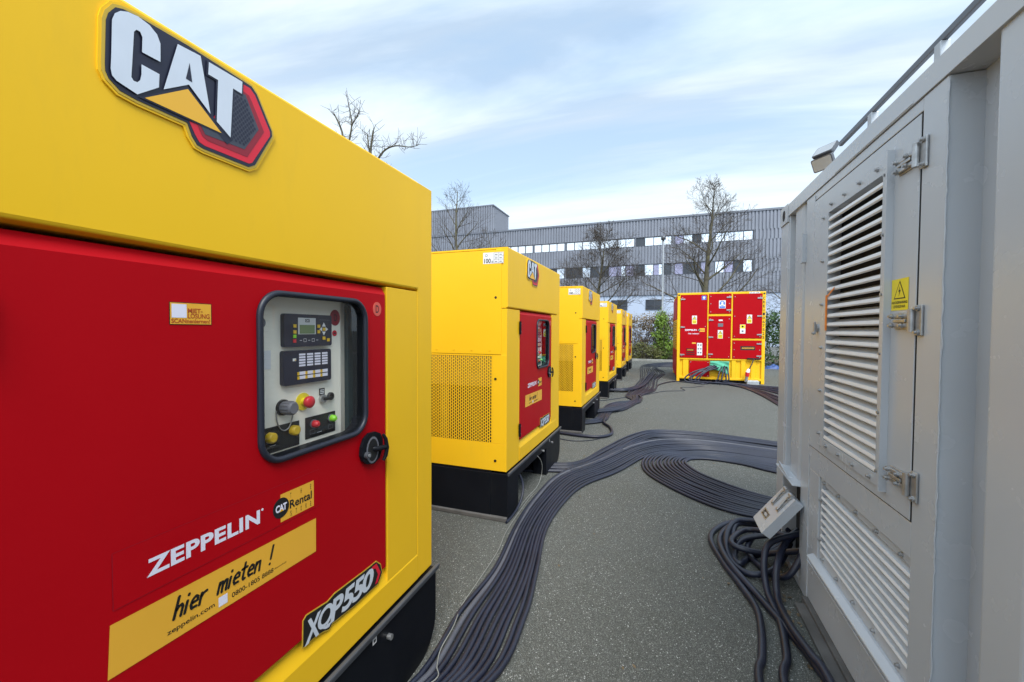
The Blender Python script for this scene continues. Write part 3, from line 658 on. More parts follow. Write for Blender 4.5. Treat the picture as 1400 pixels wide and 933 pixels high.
for z in (1.62, .70):
    b, done = sub('hinge', door); b.fbox(.290, .326, z-.055, z+.055, .006, .014, 'black'); b.tube([F(.298, z-.058, .014), F(.298, z+.058, .014)], .010, 'black', 10)
    for k in (-.035, .035): b.disc(.317, z+k, .006, F, .014, .018, 'zinc', 8)
    done(.002)
O1 = .0022
b, done = sub('round_sticker', door); b.disc(1.367, 1.681, .026, F, .001, O1, 'salmon', 24, .028); text(b, 'D', 1.357, 1.377, 1.666, 1.696, F, O1+.0005, 'ink', .01); done()
b, scan_done = sub('scan_sticker', door)
b.rect(.6075, .7045, 1.6085, 1.6615, F, O1-.0005, 'ink'); b.rect(.609, .703, 1.61, 1.66, F, O1, 'mustard'); b.rect(.612, .645, 1.625, 1.657, F, O1+.0005, 'zeppelin_white')
text(b, 'MIET-', .6475, .682, 1.637, 1.648, F, O1+.0005, 'brownprint', .025); text(b, 'LÖSUNG', .6475, .699, 1.624, 1.638, F, O1+.0005, 'brownprint', .02); text(b, 'SCANnenlernen!', .611, .700, 1.6125, 1.6225, F, O1+.0005, 'brownprint', .02)
scan = scan_done()
b, done = sub('company_sticker', door)
b.rect(.492, 1.055, 1.012, 1.132, F, O1-.0004, 'red')
for a in ((.4915, .4925, 1.012, 1.132), (.4925, 1.055, 1.0112, 1.012), (.4925, 1.055, 1.132, 1.1328)): b.rect(*a, F, O1-.0002, 'darkredprint')
text(b, 'ZEPPELIN', .5535, .834, 1.047, 1.0865, F, O1, 'zeppelin_white', .035, space=1.06); b.disc(.842, 1.083, .0035, F, O1-.001, O1, 'zeppelin_white', 10)
b.rect(.903, 1.032, 1.019, 1.103, F, O1, 'mustard'); b.disc(.905, 1.0625, .0285, F, O1, O1+.0006, 'ink', 28, .030)
text(b, 'CAT', .885, .925, 1.052, 1.074, F, O1+.001, 'zeppelin_white', .04, space=.85); b.flat([(.898, 1.052), (.913, 1.052), (.9055, 1.060)], F, O1+.0015, 'yprint')
text(b, 'Rental', .936, 1.023, 1.047, 1.073, F, O1+.0006, 'ink', .02)
for u in (.936, .979, .9815): pass
for ch, u in (('T', .938), ('H', .978), ('E', 1.017)): text(b, ch, u, u+.004, 1.080, 1.0955, F, O1+.0006, 'ink')
for ch, u in (('S', .938), ('T', .958), ('O', .977), ('R', .997), ('E', 1.016)): text(b, ch, u, u+.0045, 1.0245, 1.040, F, O1+.0006, 'ink')
done()
b, done = sub('slogan_sticker', door)
b.flat([(.4805, .873), (1.0395, .863), (1.0405, .974), (.486, .985)], F, O1, 'mustard')
GLY = {'h': [[(0, 0), (0, 1)], [(0, .3), (.12, .5), (.3, .55), (.4, .42), (.4, 0)]], 'i': [[(0, 0), (0, .55)], [(0, .82), (0, .86)]],
 'e': [[(.0, .28), (.4, .32), (.38, .48), (.22, .57), (.04, .45), (0, .22), (.12, .03), (.38, .05)]], 'r': [[(0, 0), (0, .55)], [(0, .32), (.12, .5), (.32, .55)]],
 'm': [[(0, 0), (0, .55)], [(0, .35), (.12, .54), (.25, .5), (.28, 0)], [(.28, .35), (.42, .54), (.55, .5), (.57, 0)]], 't': [[(.12, .9), (.12, .1), (.2, 0), (.3, .03)], [(-.06, .6), (.34, .62)]],
 'n': [[(0, 0), (0, .55)], [(0, .33), (.14, .53), (.32, .52), (.38, 0)]], '!': [[(0, .3), (0, 1.05)], [(0, 0), (0, .03)]]}
ADV = {'h': .72, 'i': .34, 'e': .68, 'r': .62, 'm': .88, 't': .58, 'n': .70, '!': .3, ' ': .62}
u = .606; H_ = .047
for ch in 'hier mieten !':
    for st in GLY.get(ch, []): stroke(b, [(u+(x*.80+.28*y)*H_, .919-(u-.606)*.022+y*H_) for x, y in st], .0068, F, O1+.0005, 'ink')
    u += ADV[ch]*H_*(.655 if ch != ' ' else .8)*1.08
text(b, 'zeppelin.com', .592, .702, .886, .901, F, O1+.0005, 'ink', .008); text(b, '0800-1805 8888', .748, .876, .884, .897, F, O1+.0005, 'ink', .006); text(b, '(kostenfrei)', .880, .921, .887, .893, F, O1+.0005, 'ink')
b.rect(.712, .736, .880, .905, F, O1+.0005, 'zeppelin_white')
done()
b, done = sub('model_badge', door)
b.prism(grow(XQP_OUT, .004), F, .001, O1, 'olive'); b.prism(XQP_OUT, F, .001, O1+.001, 'ink')
b.flat([(1.326, .655), (1.355, .655), (1.381, .606), (1.362, .573), (1.345, .573), (1.364, .606), (1.348, .638), (1.326, .645)], F, O1+.0015, 'redprint')
for k, ch in enumerate('XQP550'): text(b, ch, .988+k*.0555, .988+k*.0555+.071-(.004 if k == 2 else 0), .5765-(.006 if ch == 'Q' else 0), .654, F, O1+.0018+.0001*k, 'silver', .026 if ch == 'Q' else .036, .2)
done()
# emblem on the upper panel
b, done = sub('emblem_badge', G)
EB = .005
b.prism(grow(LOGO_OUT, .011), F, EB, EB+.0045, 'yellow'); b.prism(grow(LOGO_OUT, .006), F, EB, EB+.0058, 'olive'); b.prism(LOGO_OUT, F, EB, EB+.007, 'navy')
b.flat(LOGO_RED, F, EB+.0076, 'redprint'); b.flat(LOGO_RED2, F, EB+.0082, 'darkredprint'); b.flat(LOGO_HEX, F, EB+.0088, 'honey')
hx = .0088
for i in range(-1, 12):
    for j in range(-1, 24):
        cu, cv = .744+i*hx*1.732*.72+(hx*.866*.72 if j % 2 else 0), 2.078+j*hx*.78
        lo = .752 if cv < 2.11 else .760
        hi = .80+.0315-abs(cv-2.1505)*.47
        if lo < cu < hi-.008 and 2.088 < cv < 2.215: b.flat([(cu+hx*.48*math.cos(R(60*q+30))*.85, cv+hx*.48*math.sin(R(60*q+30))) for q in range(6)], F, EB+.0092, 'navy')
b.flat([(.706, 2.098), (.742, 2.072), (.758, 2.09), (.7, 2.13)], F, EB+.0093, 'navy')
b.flat(grow(LOGO_TRI, .006), F, EB+.0096, 'navy'); b.flat(grow(LOGO_T, .004), F, EB+.0098, 'navy')
b.flat(LOGO_TRI, F, EB+.0106, 'yprint')
for q in (LOGO_C, LOGO_A, LOGO_T): b.flat(q, F, EB+.011, 'silver')
b.flat(LOGO_AH, F, EB+.0115, 'navy'); done()

spots = [(-1.24, 3.245, 'second yellow generator along the row, its slotted side grille facing the camera'),
         (-1.225, 6.446, 'third yellow generator from the camera, between the second and fourth in the row'),
         (-1.285, 9.96, 'fourth yellow generator from the camera, its black plinth beside the snaking cables'),
         (-1.36, 13.78, 'second farthest yellow generator in the row, near the far fence'),
         (-1.40, 16.85, 'farthest yellow generator at the end of the row by the hedge')]
for x, y, lab in spots:
    c = copy_tree(G); c.location = (x, y, 0); c.rotation_euler = (0, 0, R(90)); c['label'] = lab
    for ch in list(c.children):
        if ch.name.startswith('door'):
            for q in list(ch.children):
                if q.name.startswith('scan_sticker'): bpy.data.objects.remove(q)

# ------------------------------------------------------------------ grey container on the right
C = empty('grey_container', (.781, 3.593, 0), -89.146)
tag(C, 'large grey steel container with louvred service door, at the right edge', 'container')
CL, CW, CH = 6.06, 2.30, 2.483
mb = MB()
mb.box(.03, CL-.03, .09, CW-.02, .15, CH-.02, 'grey')                      # inner shell
mb.box(.02, CL, .08, CW, CH-.02, CH-.006, 'grey')
mb.fbox(0, .168, .0, 2.36, -.16, 0, 'grey'); mb.box(0, .16, CW-.16, CW, 0, CH, 'grey')      # far corner posts
mb.fbox(.55, .70, .02, 2.398, -.08, -.002, 'grey')                          # post between bay and door
mb.fbox(1.752, 1.885, .02, 2.398, -.10, -.001, 'grey')                      # door jamb
mb.fbox(.70, 1.752, 2.352, 2.398, -.08, -.002, 'grey')                      # door head
mb.fbox(.70, 1.752, .806, .935, -.08, -.002, 'grey'); mb.fbox(.70, .86, .30, .806, -.08, -.0025, 'grey')
mb.fbox(.86, 1.752, .30, .345, -.08, -.0025, 'grey')
mb.prism([(-.08, .345), (0, .346), (.03, .33), (.03, .322), (-.08, .30)], lambda a, b, o: (o, -a, b), .80, 1.90, 'grey')
mb.fbox(.168, .19, .62, 2.398, -.08, -.005, 'grey')
for k in range(60): pass
mb.build('frame', C, .006)
def corr(mb, prof, z0, z1, m):
    b = len(prof); mb.add([F(u, z0, o) for u, o in prof]+[F(u, z1, o) for u, o in prof], [(i, i+1, b+i+1, b+i) for i in range(b-1)], m)
mb = MB()
corr(mb, [(.168, -.062), (.245, -.062), (.29, -.012), (.46, -.012), (.505, -.062), (.56, -.062)], .64, 2.41, 'grey')
pr = []; u = 1.885
while u < CL-.2: pr += [(u, -.095), (u+.140, -.095), (u+.195, -.006), (u+.345, -.006)]; u += .41
corr(mb, pr+[(CL, -.06)], .15, 2.405, 'grey'); mb.build('corrugated_wall', C, .012, seg=3)
mb = MB(); mb.fbox(.17, CL, 2.400, 2.480, -.12, .004, 'grey'); mb.fbox(1.0, 1.7, 2.4035, 2.41, .004, .006, 'grey'); mb.build('top_rail', C, .008)
mb = MB(); mb.fbox(.66, CL, .04, .295, -.10, -.006, 'grey'); mb.fbox(.70, CL, .255, .262, -.006, .002, 'grey'); mb.fbox(0, .66, .0, .05, -.16, -.01, 'grey'); mb.build('bottom_rail', C, .006)
mb = MB(); mb.fbox(.70, 3.2, .0, .038, -.12, .02, 'wood'); mb.fbox(.75, 2.9, .0, .02, -.1, .07, 'wood'); mb.build('mud_board', C, .004)
b, done = sub('corner_casting', C)
b.fbox(-.006, .178, 2.361, CH+.004, -.17, .008, 'grey'); b.prism(rrect(.05, .115, 2.385, 2.46, .03, 5), F, .0082, .0086, 'dark')
b.prism(rrect(.04, .13, .06, .12, .03, 5), lambda a, c, o: (-o, a, 2.36+c-.03), .0062, .0066, 'dark'); done(.01)
# weld beads
mb = MB(); r_ = random.Random(9)
for u in (.702, 1.888):
    mb = MB()
    z = .3 if u < 1 else .1
    P = []
    while z < 2.39: P.append(F(u+r_.gauss(0, .0012), z, -.001+r_.gauss(0, .0008))); z += .02
    mb.tube(P, .0028, 'grey', 6); mb.build('weld_seam', C)
# service door with louvre
dm = MB(); lv = (.945, 1.515, 1.03, 2.222)
ring_plate(dm, (.706, 1.747, .940, 2.346), [(lv[1], lv[3]), (lv[0], lv[3]), (lv[0], lv[2]), (lv[1], lv[2])], F, -.05, .002, 'grey', chamfer=(.002, .002, .002, .002, .002))
for a in ((.7035, .706, .938, 2.35), (1.747, 1.7515, .938, 2.35), (.7035, 1.7515, .9365, .940), (.7035, 1.7515, 2.346, 2.3515)): dm.fbox(*a, -.06, -.0005, 'dark')
cdoor = dm.build('service_door', C)
b, done = sub('louvre_frame', cdoor)
ring_plate(b, (.862, 1.572, .985, 2.285), [(lv[1], lv[3]), (lv[0], lv[3]), (lv[0], lv[2]), (lv[1], lv[2])], F, .001, .010, 'grey')
b.fbox(1.572, 1.584, .98, 2.29, .002, .026, 'grey')
def bolt(b, u, v, o): b.disc(u, v, .0095, F, o, o+.006, 'zinc', 10); b.disc(u, v, .006, F, o+.006, o+.013, 'zinc', 6)
for k in range(6):
    z = 1.05+k*(2.21-1.05)/5; bolt(b, .885, z, .010); bolt(b, 1.545, z, .010)
for k in range(4):
    u = .99+k*.16; bolt(b, u, 2.256, .010); bolt(b, u, 1.005, .010)
done()
def slats(b, u0, u1, z0, z1, n, depth, m='grey', dz=.35, off=0, lip=.42):
    p = (z1-z0)/n
    for k in range(n):
        z = z0+k*p
        b.prism([(off+.006, z), (off+.010, z+p*.10), (-depth, z+p*(dz+.45)), (-depth, z+p*(dz+.35)), (off+.002, z-p*.02)], lambda a, c, o: (o, -a, c), u0, u1, m)
        b.prism([(off+.006, z-.001), (off+.010, z+p*.10), (off+.007, z+p*lip), (off+.0035, z+p*lip)], lambda a, c, o: (o, -a, c), u0+.0005, u1-.0005, m)
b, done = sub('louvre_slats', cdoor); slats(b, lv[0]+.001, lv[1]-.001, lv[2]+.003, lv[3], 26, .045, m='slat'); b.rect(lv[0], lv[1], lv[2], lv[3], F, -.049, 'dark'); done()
for z in (2.205, 1.640, 1.069):
    b, done = sub('hinge', cdoor)
    b.fbox(1.759, 1.795, z-.052, z+.052, .001, .008, 'zinc'); b.tube([F(1.751, z-.040, .015), F(1.751, z+.040, .015)], .011, 'zinc', 12)
    b.fbox(1.625, 1.745, z-.030, z+.030, .003, .008, 'zinc')
    for dz in (-.017, .017):
        b.fbox(1.62, 1.746, z+dz-.0075, z+dz+.0075, .008, .018, 'zinc')
        for u in (1.633, 1.70): bolt(b, u, z+dz, .018)
    for dz in (-.041, .041): bolt(b, 1.778, z+dz, .008)
    b.fbox(1.645, 1.725, z-.006, z+.006, .008, .022, 'zinc'); done(.002)
b, done = sub('warning_sticker', cdoor)
b.rect(1.588, 1.704, 1.680, 1.796, F, .0032, 'signal_yellow')
b.flat([(1.606, 1.722), (1.686, 1.722), (1.646, 1.790)], F, .0037, 'ink'); b.flat([(1.613, 1.726), (1.679, 1.726), (1.646, 1.782)], F, .0041, 'signal_yellow')
b.flat([(1.650, 1.772), (1.638, 1.748), (1.646, 1.749), (1.640, 1.729), (1.655, 1.755), (1.646, 1.754)], F, .0045, 'ink')
text(b, 'HOOGSPANNING', 1.594, 1.698, 1.704, 1.714, F, .0037, 'ink', .02); text(b, 'LEVENSGEVAAR', 1.606, 1.686, 1.689, 1.699, F, .0037, 'ink', .015); done()
b, done = sub('door_latch', cdoor); b.disc(.80, 1.62, .022, F, .002, .012, 'zinc', 16); b.fbox(.793, .807, 1.585, 1.655, .012, .022, 'zinc'); bolt(b, .80, 1.59, .02); done(.002)
b, done = sub('marking_tape', cdoor); b.fbox(.944, .960, 1.606, 1.79, .0105, .015, 'orange'); b.prism([(.965, 1.79), (1.06, 1.825), (1.055, 1.815), (.968, 1.778)], F, .0125, .0135, 'orange'); done()
mb = MB(); lw = (.885, 1.742, .400, .772)
ring_plate(mb, (.862, 1.75, .348, .804), [(lw[1], lw[3]), (lw[0], lw[3]), (lw[0], lw[2]), (lw[1], lw[2])], F, -.085, -.012, 'grey')
for k in range(5): u = .92+k*.19; bolt(mb, u, .788, -.012); bolt(mb, u, .374, -.012)
for k in range(2): bolt(mb, .873, .46+k*.22, -.012)
lo = mb.build('lower_louvre', C)
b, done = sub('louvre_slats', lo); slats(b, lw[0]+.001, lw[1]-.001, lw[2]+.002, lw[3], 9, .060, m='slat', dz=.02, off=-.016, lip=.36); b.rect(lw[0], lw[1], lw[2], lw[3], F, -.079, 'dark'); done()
# cable bay with angle bracket and hinged connector cover
mb = MB(); mb.fbox(.172, .548, .05, .62, -.088, -.085, 'dark')
mb.prism([(.17, .665), (.56, .645), (.56, .638), (.17, .657)], F, -.06, .045, 'grey'); mb.prism([(.235, .700), (.46, .655), (.235, .655)], F, .035, .042, 'grey'); mb.build('cable_bay', C, .002)
cov = empty('connector_cover', (0, 0, 0)); cov.parent = C
d = Vector((-.03, -.17, -.245)); ln = d.length; d.normalize(); uax = Vector((1, 0, 0)); nax = Vector((0, -.245, .17)).normalized()
def K_(u, v, o): return tuple(Vector((.385, .0, .545))+uax*u+d*v+nax*o)
cov_m = MB(); cov_m.prism([(0, 0), (.245, 0), (.245, ln), (0, ln)], K_, 0, .055, 'grey')
bpy.data.objects.remove(cov)
cov = cov_m.build('connector_cover', C, .006)
b, done = sub('label_plate', cov); b.prism([(.035, .185), (.155, .185), (.155, .232), (.035, .232)], K_, .055, .0575, 'zinc')
b.prism([(.045, .192), (.145, .192), (.145, .225), (.045, .225)], K_, .0575, .058, 'ink')
text(b, '1 ~ MAIN', .05, .14, .197, .22, lambda u, v, o: K_(u, .417-v, o), .0586, 'white', .02); done()
for u in (.05, .165):
    b, done = sub('hinge_strap', cov); b.prism([(u, -.01), (u+.04, -.01), (u+.04, .135), (u, .135)], K_, .055, .062, 'zinc'); b.tube([K_(u-.005, 0, .06), K_(u+.045, 0, .06)], .014, 'zinc', 10)
    for k in (.03, .075, .12): b.tube([K_(u+.02, k, .062), K_(u+.02, k, .071)], .010, 'zinc', 8)
    b.tube([K_(u+.01, .02, .068), K_(u+.03, .12, .068)], .006, 'zinc', 6); done(.002)
# small box on the far corrugated bay
b, done = sub('junction_box', C); b.prism([(.515, 2.02), (.56, 2.02), (.56, 2.20), (.515, 2.18)], F, -.06, .02, 'grey'); done(.004)
# rail and floodlight on the roof
ra = MB()
ra.tube([(0, 0, .23), (1.6, 0, .19), (4.6, 0, .18)], .028, 'steel', 10)
rail = empty('roof_rail', tuple((C.location+Matrix.Rotation(R(-89.146), 3, 'Z') @ Vector((.30, .255, CH-.006)))), -89.146); tag(rail, 'dark steel safety rail folded down along the grey container roof', 'railing')
mb = MB(); mb.box(-.02, 5.2, -.010, .010, .322, .354, 'steel'); mb.build('rail_bar', rail, .004)
for u in (.42, 1.02, 1.62, 2.3, 3.2, 4.2):
    mb = MB(); mb.box(u-.022, u+.022, -.018, .018, 0, .3215, 'galv'); mb.build('post', rail, .003)
fl = empty('floodlight', tuple((C.location+Matrix.Rotation(R(-89.146), 3, 'Z') @ Vector((.07, .255, CH-.006)))), -55); tag(fl, 'grey twin panel floodlight on a short bracket on the grey container roof', 'floodlight')
mb = MB(); mb.tube([(0, 0, 0), (0, 0, .36)], .016, 'galv', 10); mb.box(-.10, .10, -.05, .05, 0, .012, 'galv'); mb.build('bracket', fl)
for (z, tilt, oy) in ((.40, -38, .0), (.315, 24, -.015)):
    mb = MB(); q = Matrix.Rotation(R(tilt), 3, 'X')
    def T(u, v, o, q=q, z=z, oy=oy): p = q @ Vector((u, -o+oy, v)); return (p.x, p.y-.03, p.z+z-.02)
    mb.prism(rrect(-.074, .074, -.046, .046, .012, 3), T, -.010, .010, 'steel'); mb.prism(rrect(-.067, .067, -.039, .039, .010, 3), T, .0105, .0125, 'galv')
    for k in range(9): mb.prism([(-.066+k*.016, -.042), (-.063+k*.016, -.042), (-.063+k*.016, .042), (-.066+k*.016, .042)], T, -.022, -.0105, 'steel')
    mb.build('lamp_panel', fl, .002)

# ------------------------------------------------------------------ red and yellow container at the end of the alley
D = empty('transformer_container', (.31, 14.383, 0), 1.29)
tag(D, 'yellow framed container with red service doors at the end of the alley', 'container')
DW, DHt, DL = 2.46, 2.80, 2.9
mb = MB(); mb.box(.01, DW-.01, .06, DL, .12, DHt-.01, 'yellow')
mb.fbox(0, .085, .0, DHt, -.1, 0, 'yellow'); mb.fbox(DW-.09, DW, .0, DHt, -.1, 0, 'yellow')
mb.fbox(.085, DW-.09, 2.735, DHt, -.1, 0, 'yellow'); mb.fbox(.085, DW-.09, .70, .745, -.1, 0, 'yellow'); mb.fbox(.085, DW-.09, .09, .16, -.1, 0, 'yellow')
mb.fbox(.868, .905, .745, 2.735, -.1, -.001, 'yellow'); mb.fbox(1.535, 1.578, .745, 2.735, -.1, -.001, 'yellow'); mb.fbox(.905, 1.535, 2.060, 2.130, -.1, -.002, 'yellow'); mb.fbox(1.578, DW-.09, 1.318, 1.378, -.1, -.002, 'yellow')
mb.box(0, .08, DL-.1, DL, 0, DHt, 'yellow'); mb.box(DW-.08, DW, DL-.1, DL, 0, DHt, 'yellow')
for u in (.12, DW-.3): mb.fbox(u, u+.16, 0, .09, -.3, -.02, 'black')
mb.fbox(.02, DW-.02, .04, .088, -.3, -.06, 'dark')
mb.build('frame', D, .008)
mb = MB(); corr(mb, [(.086, -.05), (.16, -.05), (.19, -.01), (.34, -.01), (.36, -.05), (.96, -.05), (1.47, -.05), (1.55, -.05), (1.58, -.012), (1.68, -.012), (1.71, -.05), (1.81, -.05), (1.84, -.012), (1.95, -.012), (1.98, -.05), (2.08, -.05), (2.11, -.012), (2.22, -.012), (2.25, -.05), (2.37, -.05)], .161, .699, 'yellow'); mb.build('corrugated_wall', D)
for z0, z1, m in ((.15, .98, 'red'), (1.0, 1.95, 'yellow'), (1.98, 2.7, 'red')):
    mb = MB(); mb.box(-.02, .0095, .12, DL-.12, z0, z1, m)
    if m == 'yellow':
        for k in range(16): mb.box(-.026, -.0205, .14, DL-.14, z0+.03+k*.057, z0+.05+k*.057, 'ink')
    mb.build('side_panel', D, .004)
def panel(u0, u1, v0, v1, latch):
    mb = MB(); mb.fbox(u0, u1, v0, v1, -.06, .012, 'red')
    dn = mb.build('service_door', D, .005)
    for side, zs in latch:
        for z in zs:
            b, done = sub('hinge', dn); uu = u0+.01 if side == 'l' else u1-.13; b.fbox(uu, uu+.12, z-.018, z+.018, .012, .03, 'zinc'); b.tube([F(uu+(.0 if side == 'l' else .12), z-.03, .025), F(uu+(.0 if side == 'l' else .12), z+.03, .025)], .012, 'zinc', 8); done()
    b, done = sub('bolts', dn)
    for u in (u0+.05, u1-.05):
        for v in (v0+.06, (v0+v1)/2, v1-.08): b.disc(u, v, .013, F, .012, .022, 'zinc', 8)
    done(); return dn
def wsticker(dn, u, v, m0='white'):
    b, done = sub('warning_sticker', dn); b.rect(u-.07, u+.07, v-.13, v+.13, F, .0135, 'white'); b.flat([(u-.06, v+.01), (u+.06, v+.01), (u, v+.115)], F, .0142, 'ink'); b.flat([(u-.042, v+.02), (u+.042, v+.02), (u, v+.093)], F, .0149, 'signal_yellow'); b.flat([(u+.006, v+.075), (u-.014, v+.045), (u, v+.047), (u-.004, v+.025), (u+.014, v+.055), (u+.002, v+.053)], F, .0156, 'ink'); b.rect(u-.06, u+.06, v-.12, v-.005, F, .0142, 'signal_yellow')
    for k in range(2): b.rect(u-.045, u+.045, v-.05-k*.035, v-.04-k*.035, F, .0149, 'ink')
    done()
p = panel(.092, .862, .752, 2.728, [('l', (.85, 1.72, 2.6))])
wsticker(p, .50, 1.95)
b, done = sub('round_sign', p); b.rect(.70, .83, 2.57, 2.70, F, .0135, 'blue'); b.disc(.765, 2.645, .035, F, .0135, .0145, 'zeppelin_white', 14); b.flat([(.735, 2.59), (.795, 2.59), (.785, 2.625), (.745, 2.625)], F, .0145, 'zeppelin_white'); done()
b, done = sub('company_sticker', p); text(b, 'ZEPPELIN', .22, .565, 1.605, 1.655, F, .0135, 'zeppelin_white', .04); b.rect(.645, .80, 1.575, 1.685, F, .0135, 'mustard'); b.disc(.635, 1.63, .038, F, .0135, .0142, 'ink', 16); text(b, 'CAT', .61, .66, 1.62, 1.642, F, .0146, 'zeppelin_white', .04); text(b, 'Rental', .685, .79, 1.615, 1.645, F, .0142, 'ink', .02); text(b, 'hier mieten!', .32, .64, 1.495, 1.545, F, .0135, 'zeppelin_white', .01, .3); done()
b, done = sub('instruction_sticker', p); b.rect(.585, .735, .84, 1.225, F, .0135, 'white')
for i in range(2):
    for j in range(3): b.disc(.625+i*.07, .92+j*.12, .024, F, .0135, .0143, 'plastic', 10)
b.rect(.44, .55, 1.195, 1.24, F, .0135, 'mustard'); done()
b, done = sub('vent', p)
for k in range(4): b.fbox(.27, .52, .85+k*.058, .87+k*.058, .012, .022, 'ink'); 
b.rect(.30, .48, .99, 1.01, F, .0235, 'mustard'); done()
p = panel(.909, 1.531, 2.134, 2.755, [('r', (2.25, 2.64))])
b, done = sub('mandatory_sign', p); b.rect(1.19, 1.375, 2.30, 2.545, F, .0135, 'white'); b.disc(1.2825, 2.455, .075, F, .0135, .0143, 'blue', 20); b.disc(1.2825, 2.475, .032, F, .0143, .0149, 'white', 14); b.flat([(1.235, 2.40), (1.33, 2.40), (1.31, 2.445), (1.255, 2.445)], F, .0149, 'white'); b.rect(1.205, 1.36, 2.31, 2.365, F, .0143, 'blue'); done()
p = panel(.909, 1.531, .752, 2.056, [('l', (.88, 1.41, 1.94))]); wsticker(p, 1.24, 1.50)
b, done = sub('info_plate', p); b.rect(1.19, 1.30, 1.91, 1.955, F, .0135, 'white'); b.fbox(1.17, 1.315, 1.735, 1.84, .012, .016, 'plastic'); done()
p = panel(1.582, 2.366, 1.382, 2.73, [('r', (1.50, 2.06, 2.6))]); wsticker(p, 2.03, 1.97)
b, done = sub('info_sticker', p); b.rect(1.78, 1.925, 1.53, 1.80, F, .0135, 'white'); b.rect(1.785, 1.92, 1.68, 1.795, F, .0141, 'signal_yellow'); b.disc(1.85, 1.74, .03, F, .0141, .0147, 'ink', 12); b.disc(1.85, 1.60, .03, F, .0135, .0147, 'plastic', 12); done()
p = panel(1.582, 2.366, .752, 1.314, [('r', (.85, 1.22))])
b, done = sub('voltage_plate', p); b.rect(1.80, 2.20, 1.025, 1.145, F, .0135, 'ink')
for k in range(14): b.flat([(1.84+k*.024, 1.06), (1.852+k*.024, 1.06), (1.86+k*.024, 1.11), (1.848+k*.024, 1.11)], F, .0142, 'mustard')
done()
b, done = sub('cable_flap', p); b.fbox(1.99, 2.33, .752, .79, .012, .06, 'ink'); done()
mb = MB(); mb.fbox(.37, .955, .162, .66, -.05, -.005, 'red')
for u in (.41, .91):
    for v in (.2, .62): mb.disc(u, v, .013, F, -.005, .005, 'zinc', 8)
mb.build('lower_panel', D, .005)
mb = MB(); text(mb, 'CREU', 0, .065, 0, .1, F, .0, 'ink'); mb = MB()
for k, ch in enumerate('CREU1067525'): text(mb, ch, DW-.075, DW-.02, 2.55-k*.118-.0, 2.635-k*.118, F, .0012, 'ink', .02)
mb.rect(2.02, 2.30, 2.742, 2.79, F, .0012, 'white'); text(mb, '10 G 100', 2.04, 2.28, 2.752, 2.78, F, .0018, 'ink', .01)
for u in (.04, DW-.045): mb.disc(u, 2.73, .028, F, .0, .0015, 'ink', 12)
mb.build('lettering', D)
# green cloth stuffed round the cable inlet
gc = MB(); nx, ny = 15, 12; r_ = random.Random(6)
vs = []
for j in range(ny):
    for i in range(nx):
        a, b_ = i/(nx-1), j/(ny-1)
        u = .96+.54*a; v = .67-.42*b_*(.72+.28*abs(a-.30)/.7)+.06*b_*(1-a)
        o = .03+.10*math.sin(math.pi*a)*b_**1.2+.020*math.sin(9*a+4*b_)+.015*math.sin(14*b_-6*a)
        vs.append(F(u, v, o))
gc.add(vs, [(j*nx+i, j*nx+i+1, (j+1)*nx+i+1, (j+1)*nx+i) for j in range(ny-1) for i in range(nx-1)], 'green_cloth', True)
g_ = gc.build('green_cloth'); g_.location = D.location; g_.rotation_euler = D.rotation_euler; tag(g_, 'green cloth tucked over the cable inlet of the red container', 'cloth')
sm = g_.modifiers.new('sol', 'SOLIDIFY'); sm.thickness = .008
# hanging red plug connector
pc = empty('plug_connector', (D.location.x+1.99, D.location.y-.05, 0)); tag(pc, 'red and white power plug hanging on a cable under the red service door', 'plug')
mb = MB(); mb.tube([(.16, .0, .76), (.1, -.06, .60), (.03, -.08, .46)], .014, 'cable', 8); mb.build('cable', pc)
mb = MB(); mb.tube([(.03, -.08, .47), (.01, -.08, .42), (-.01, -.08, .36)], [.03, .05, .055], 'white', 12); mb.tube([(-.01, -.08, .36), (-.02, -.08, .24)], [.06, .055], 'estop', 12); mb.tube([(-.02, -.08, .24), (-.06, -.08, .08)], [.045, .035], 'zinc', 12); mb.build('plug', pc)
mb = MB(); mb.box(-.16, .16, -.10, .10, 0, .11, 'galv'); mb.box(-.14, .14, -.08, .08, .11, .13, 'galv'); o = mb.build('steel_block', bevel=.01, loc=(D.location.x+2.12, D.location.y-.12, 0)); tag(o, 'small grey metal block on the asphalt under the hanging red plug', 'block')

# ------------------------------------------------------------------ cables on the ground
def cable(pts, r, label, group, name='power_cable', m='cable', n=8, step=6, cat='cable'):
    mb = MB(); mb.tube(catmull(pts, step) if step > 1 else pts, r, m, n); return tag(mb.build(name), label, cat, group)
def bundle(st, n, r, label, group, seed, extra0=None, grey=(), z0=0, jit=.35, hump=0, lifts=1):
    q = random.Random(seed); L_ = [Vector((a, b, 0)) for a, b, c, d in st]; R_ = [Vector((c, d, 0)) for a, b, c, d in st]
    for i in range(n):
        ph, ph2, amp = q.uniform(0, 6.28), q.uniform(0, 6.28), jit/n
        lift = q.choice((0, 0, 0, 1))*lifts; P = []
        for k, (a, b) in enumerate(zip(L_, R_)):
            t = (i+.5)/n+amp*math.sin(ph+k*1.15)*.9+amp*.6*math.sin(ph2+k*2.3); t = min(max(t, .01), .99)
            p = a.lerp(b, t); w_ = (b-a).length; tight = max(0, 1-w_/(n*2*r))
            zz_ = r+z0+(r*1.25*max(0, math.sin(ph2+k*1.7)) if lift else .0006*i % .003)+tight*r*2.2*((i*7) % 3)/2+hump*math.sin(math.pi*k/(len(L_)-1))
            P.append((p.x, p.y, zz_))
        cable(P, r*q.uniform(.94, 1.04), label, group, m='cable_grey' if i in grey else 'cable')
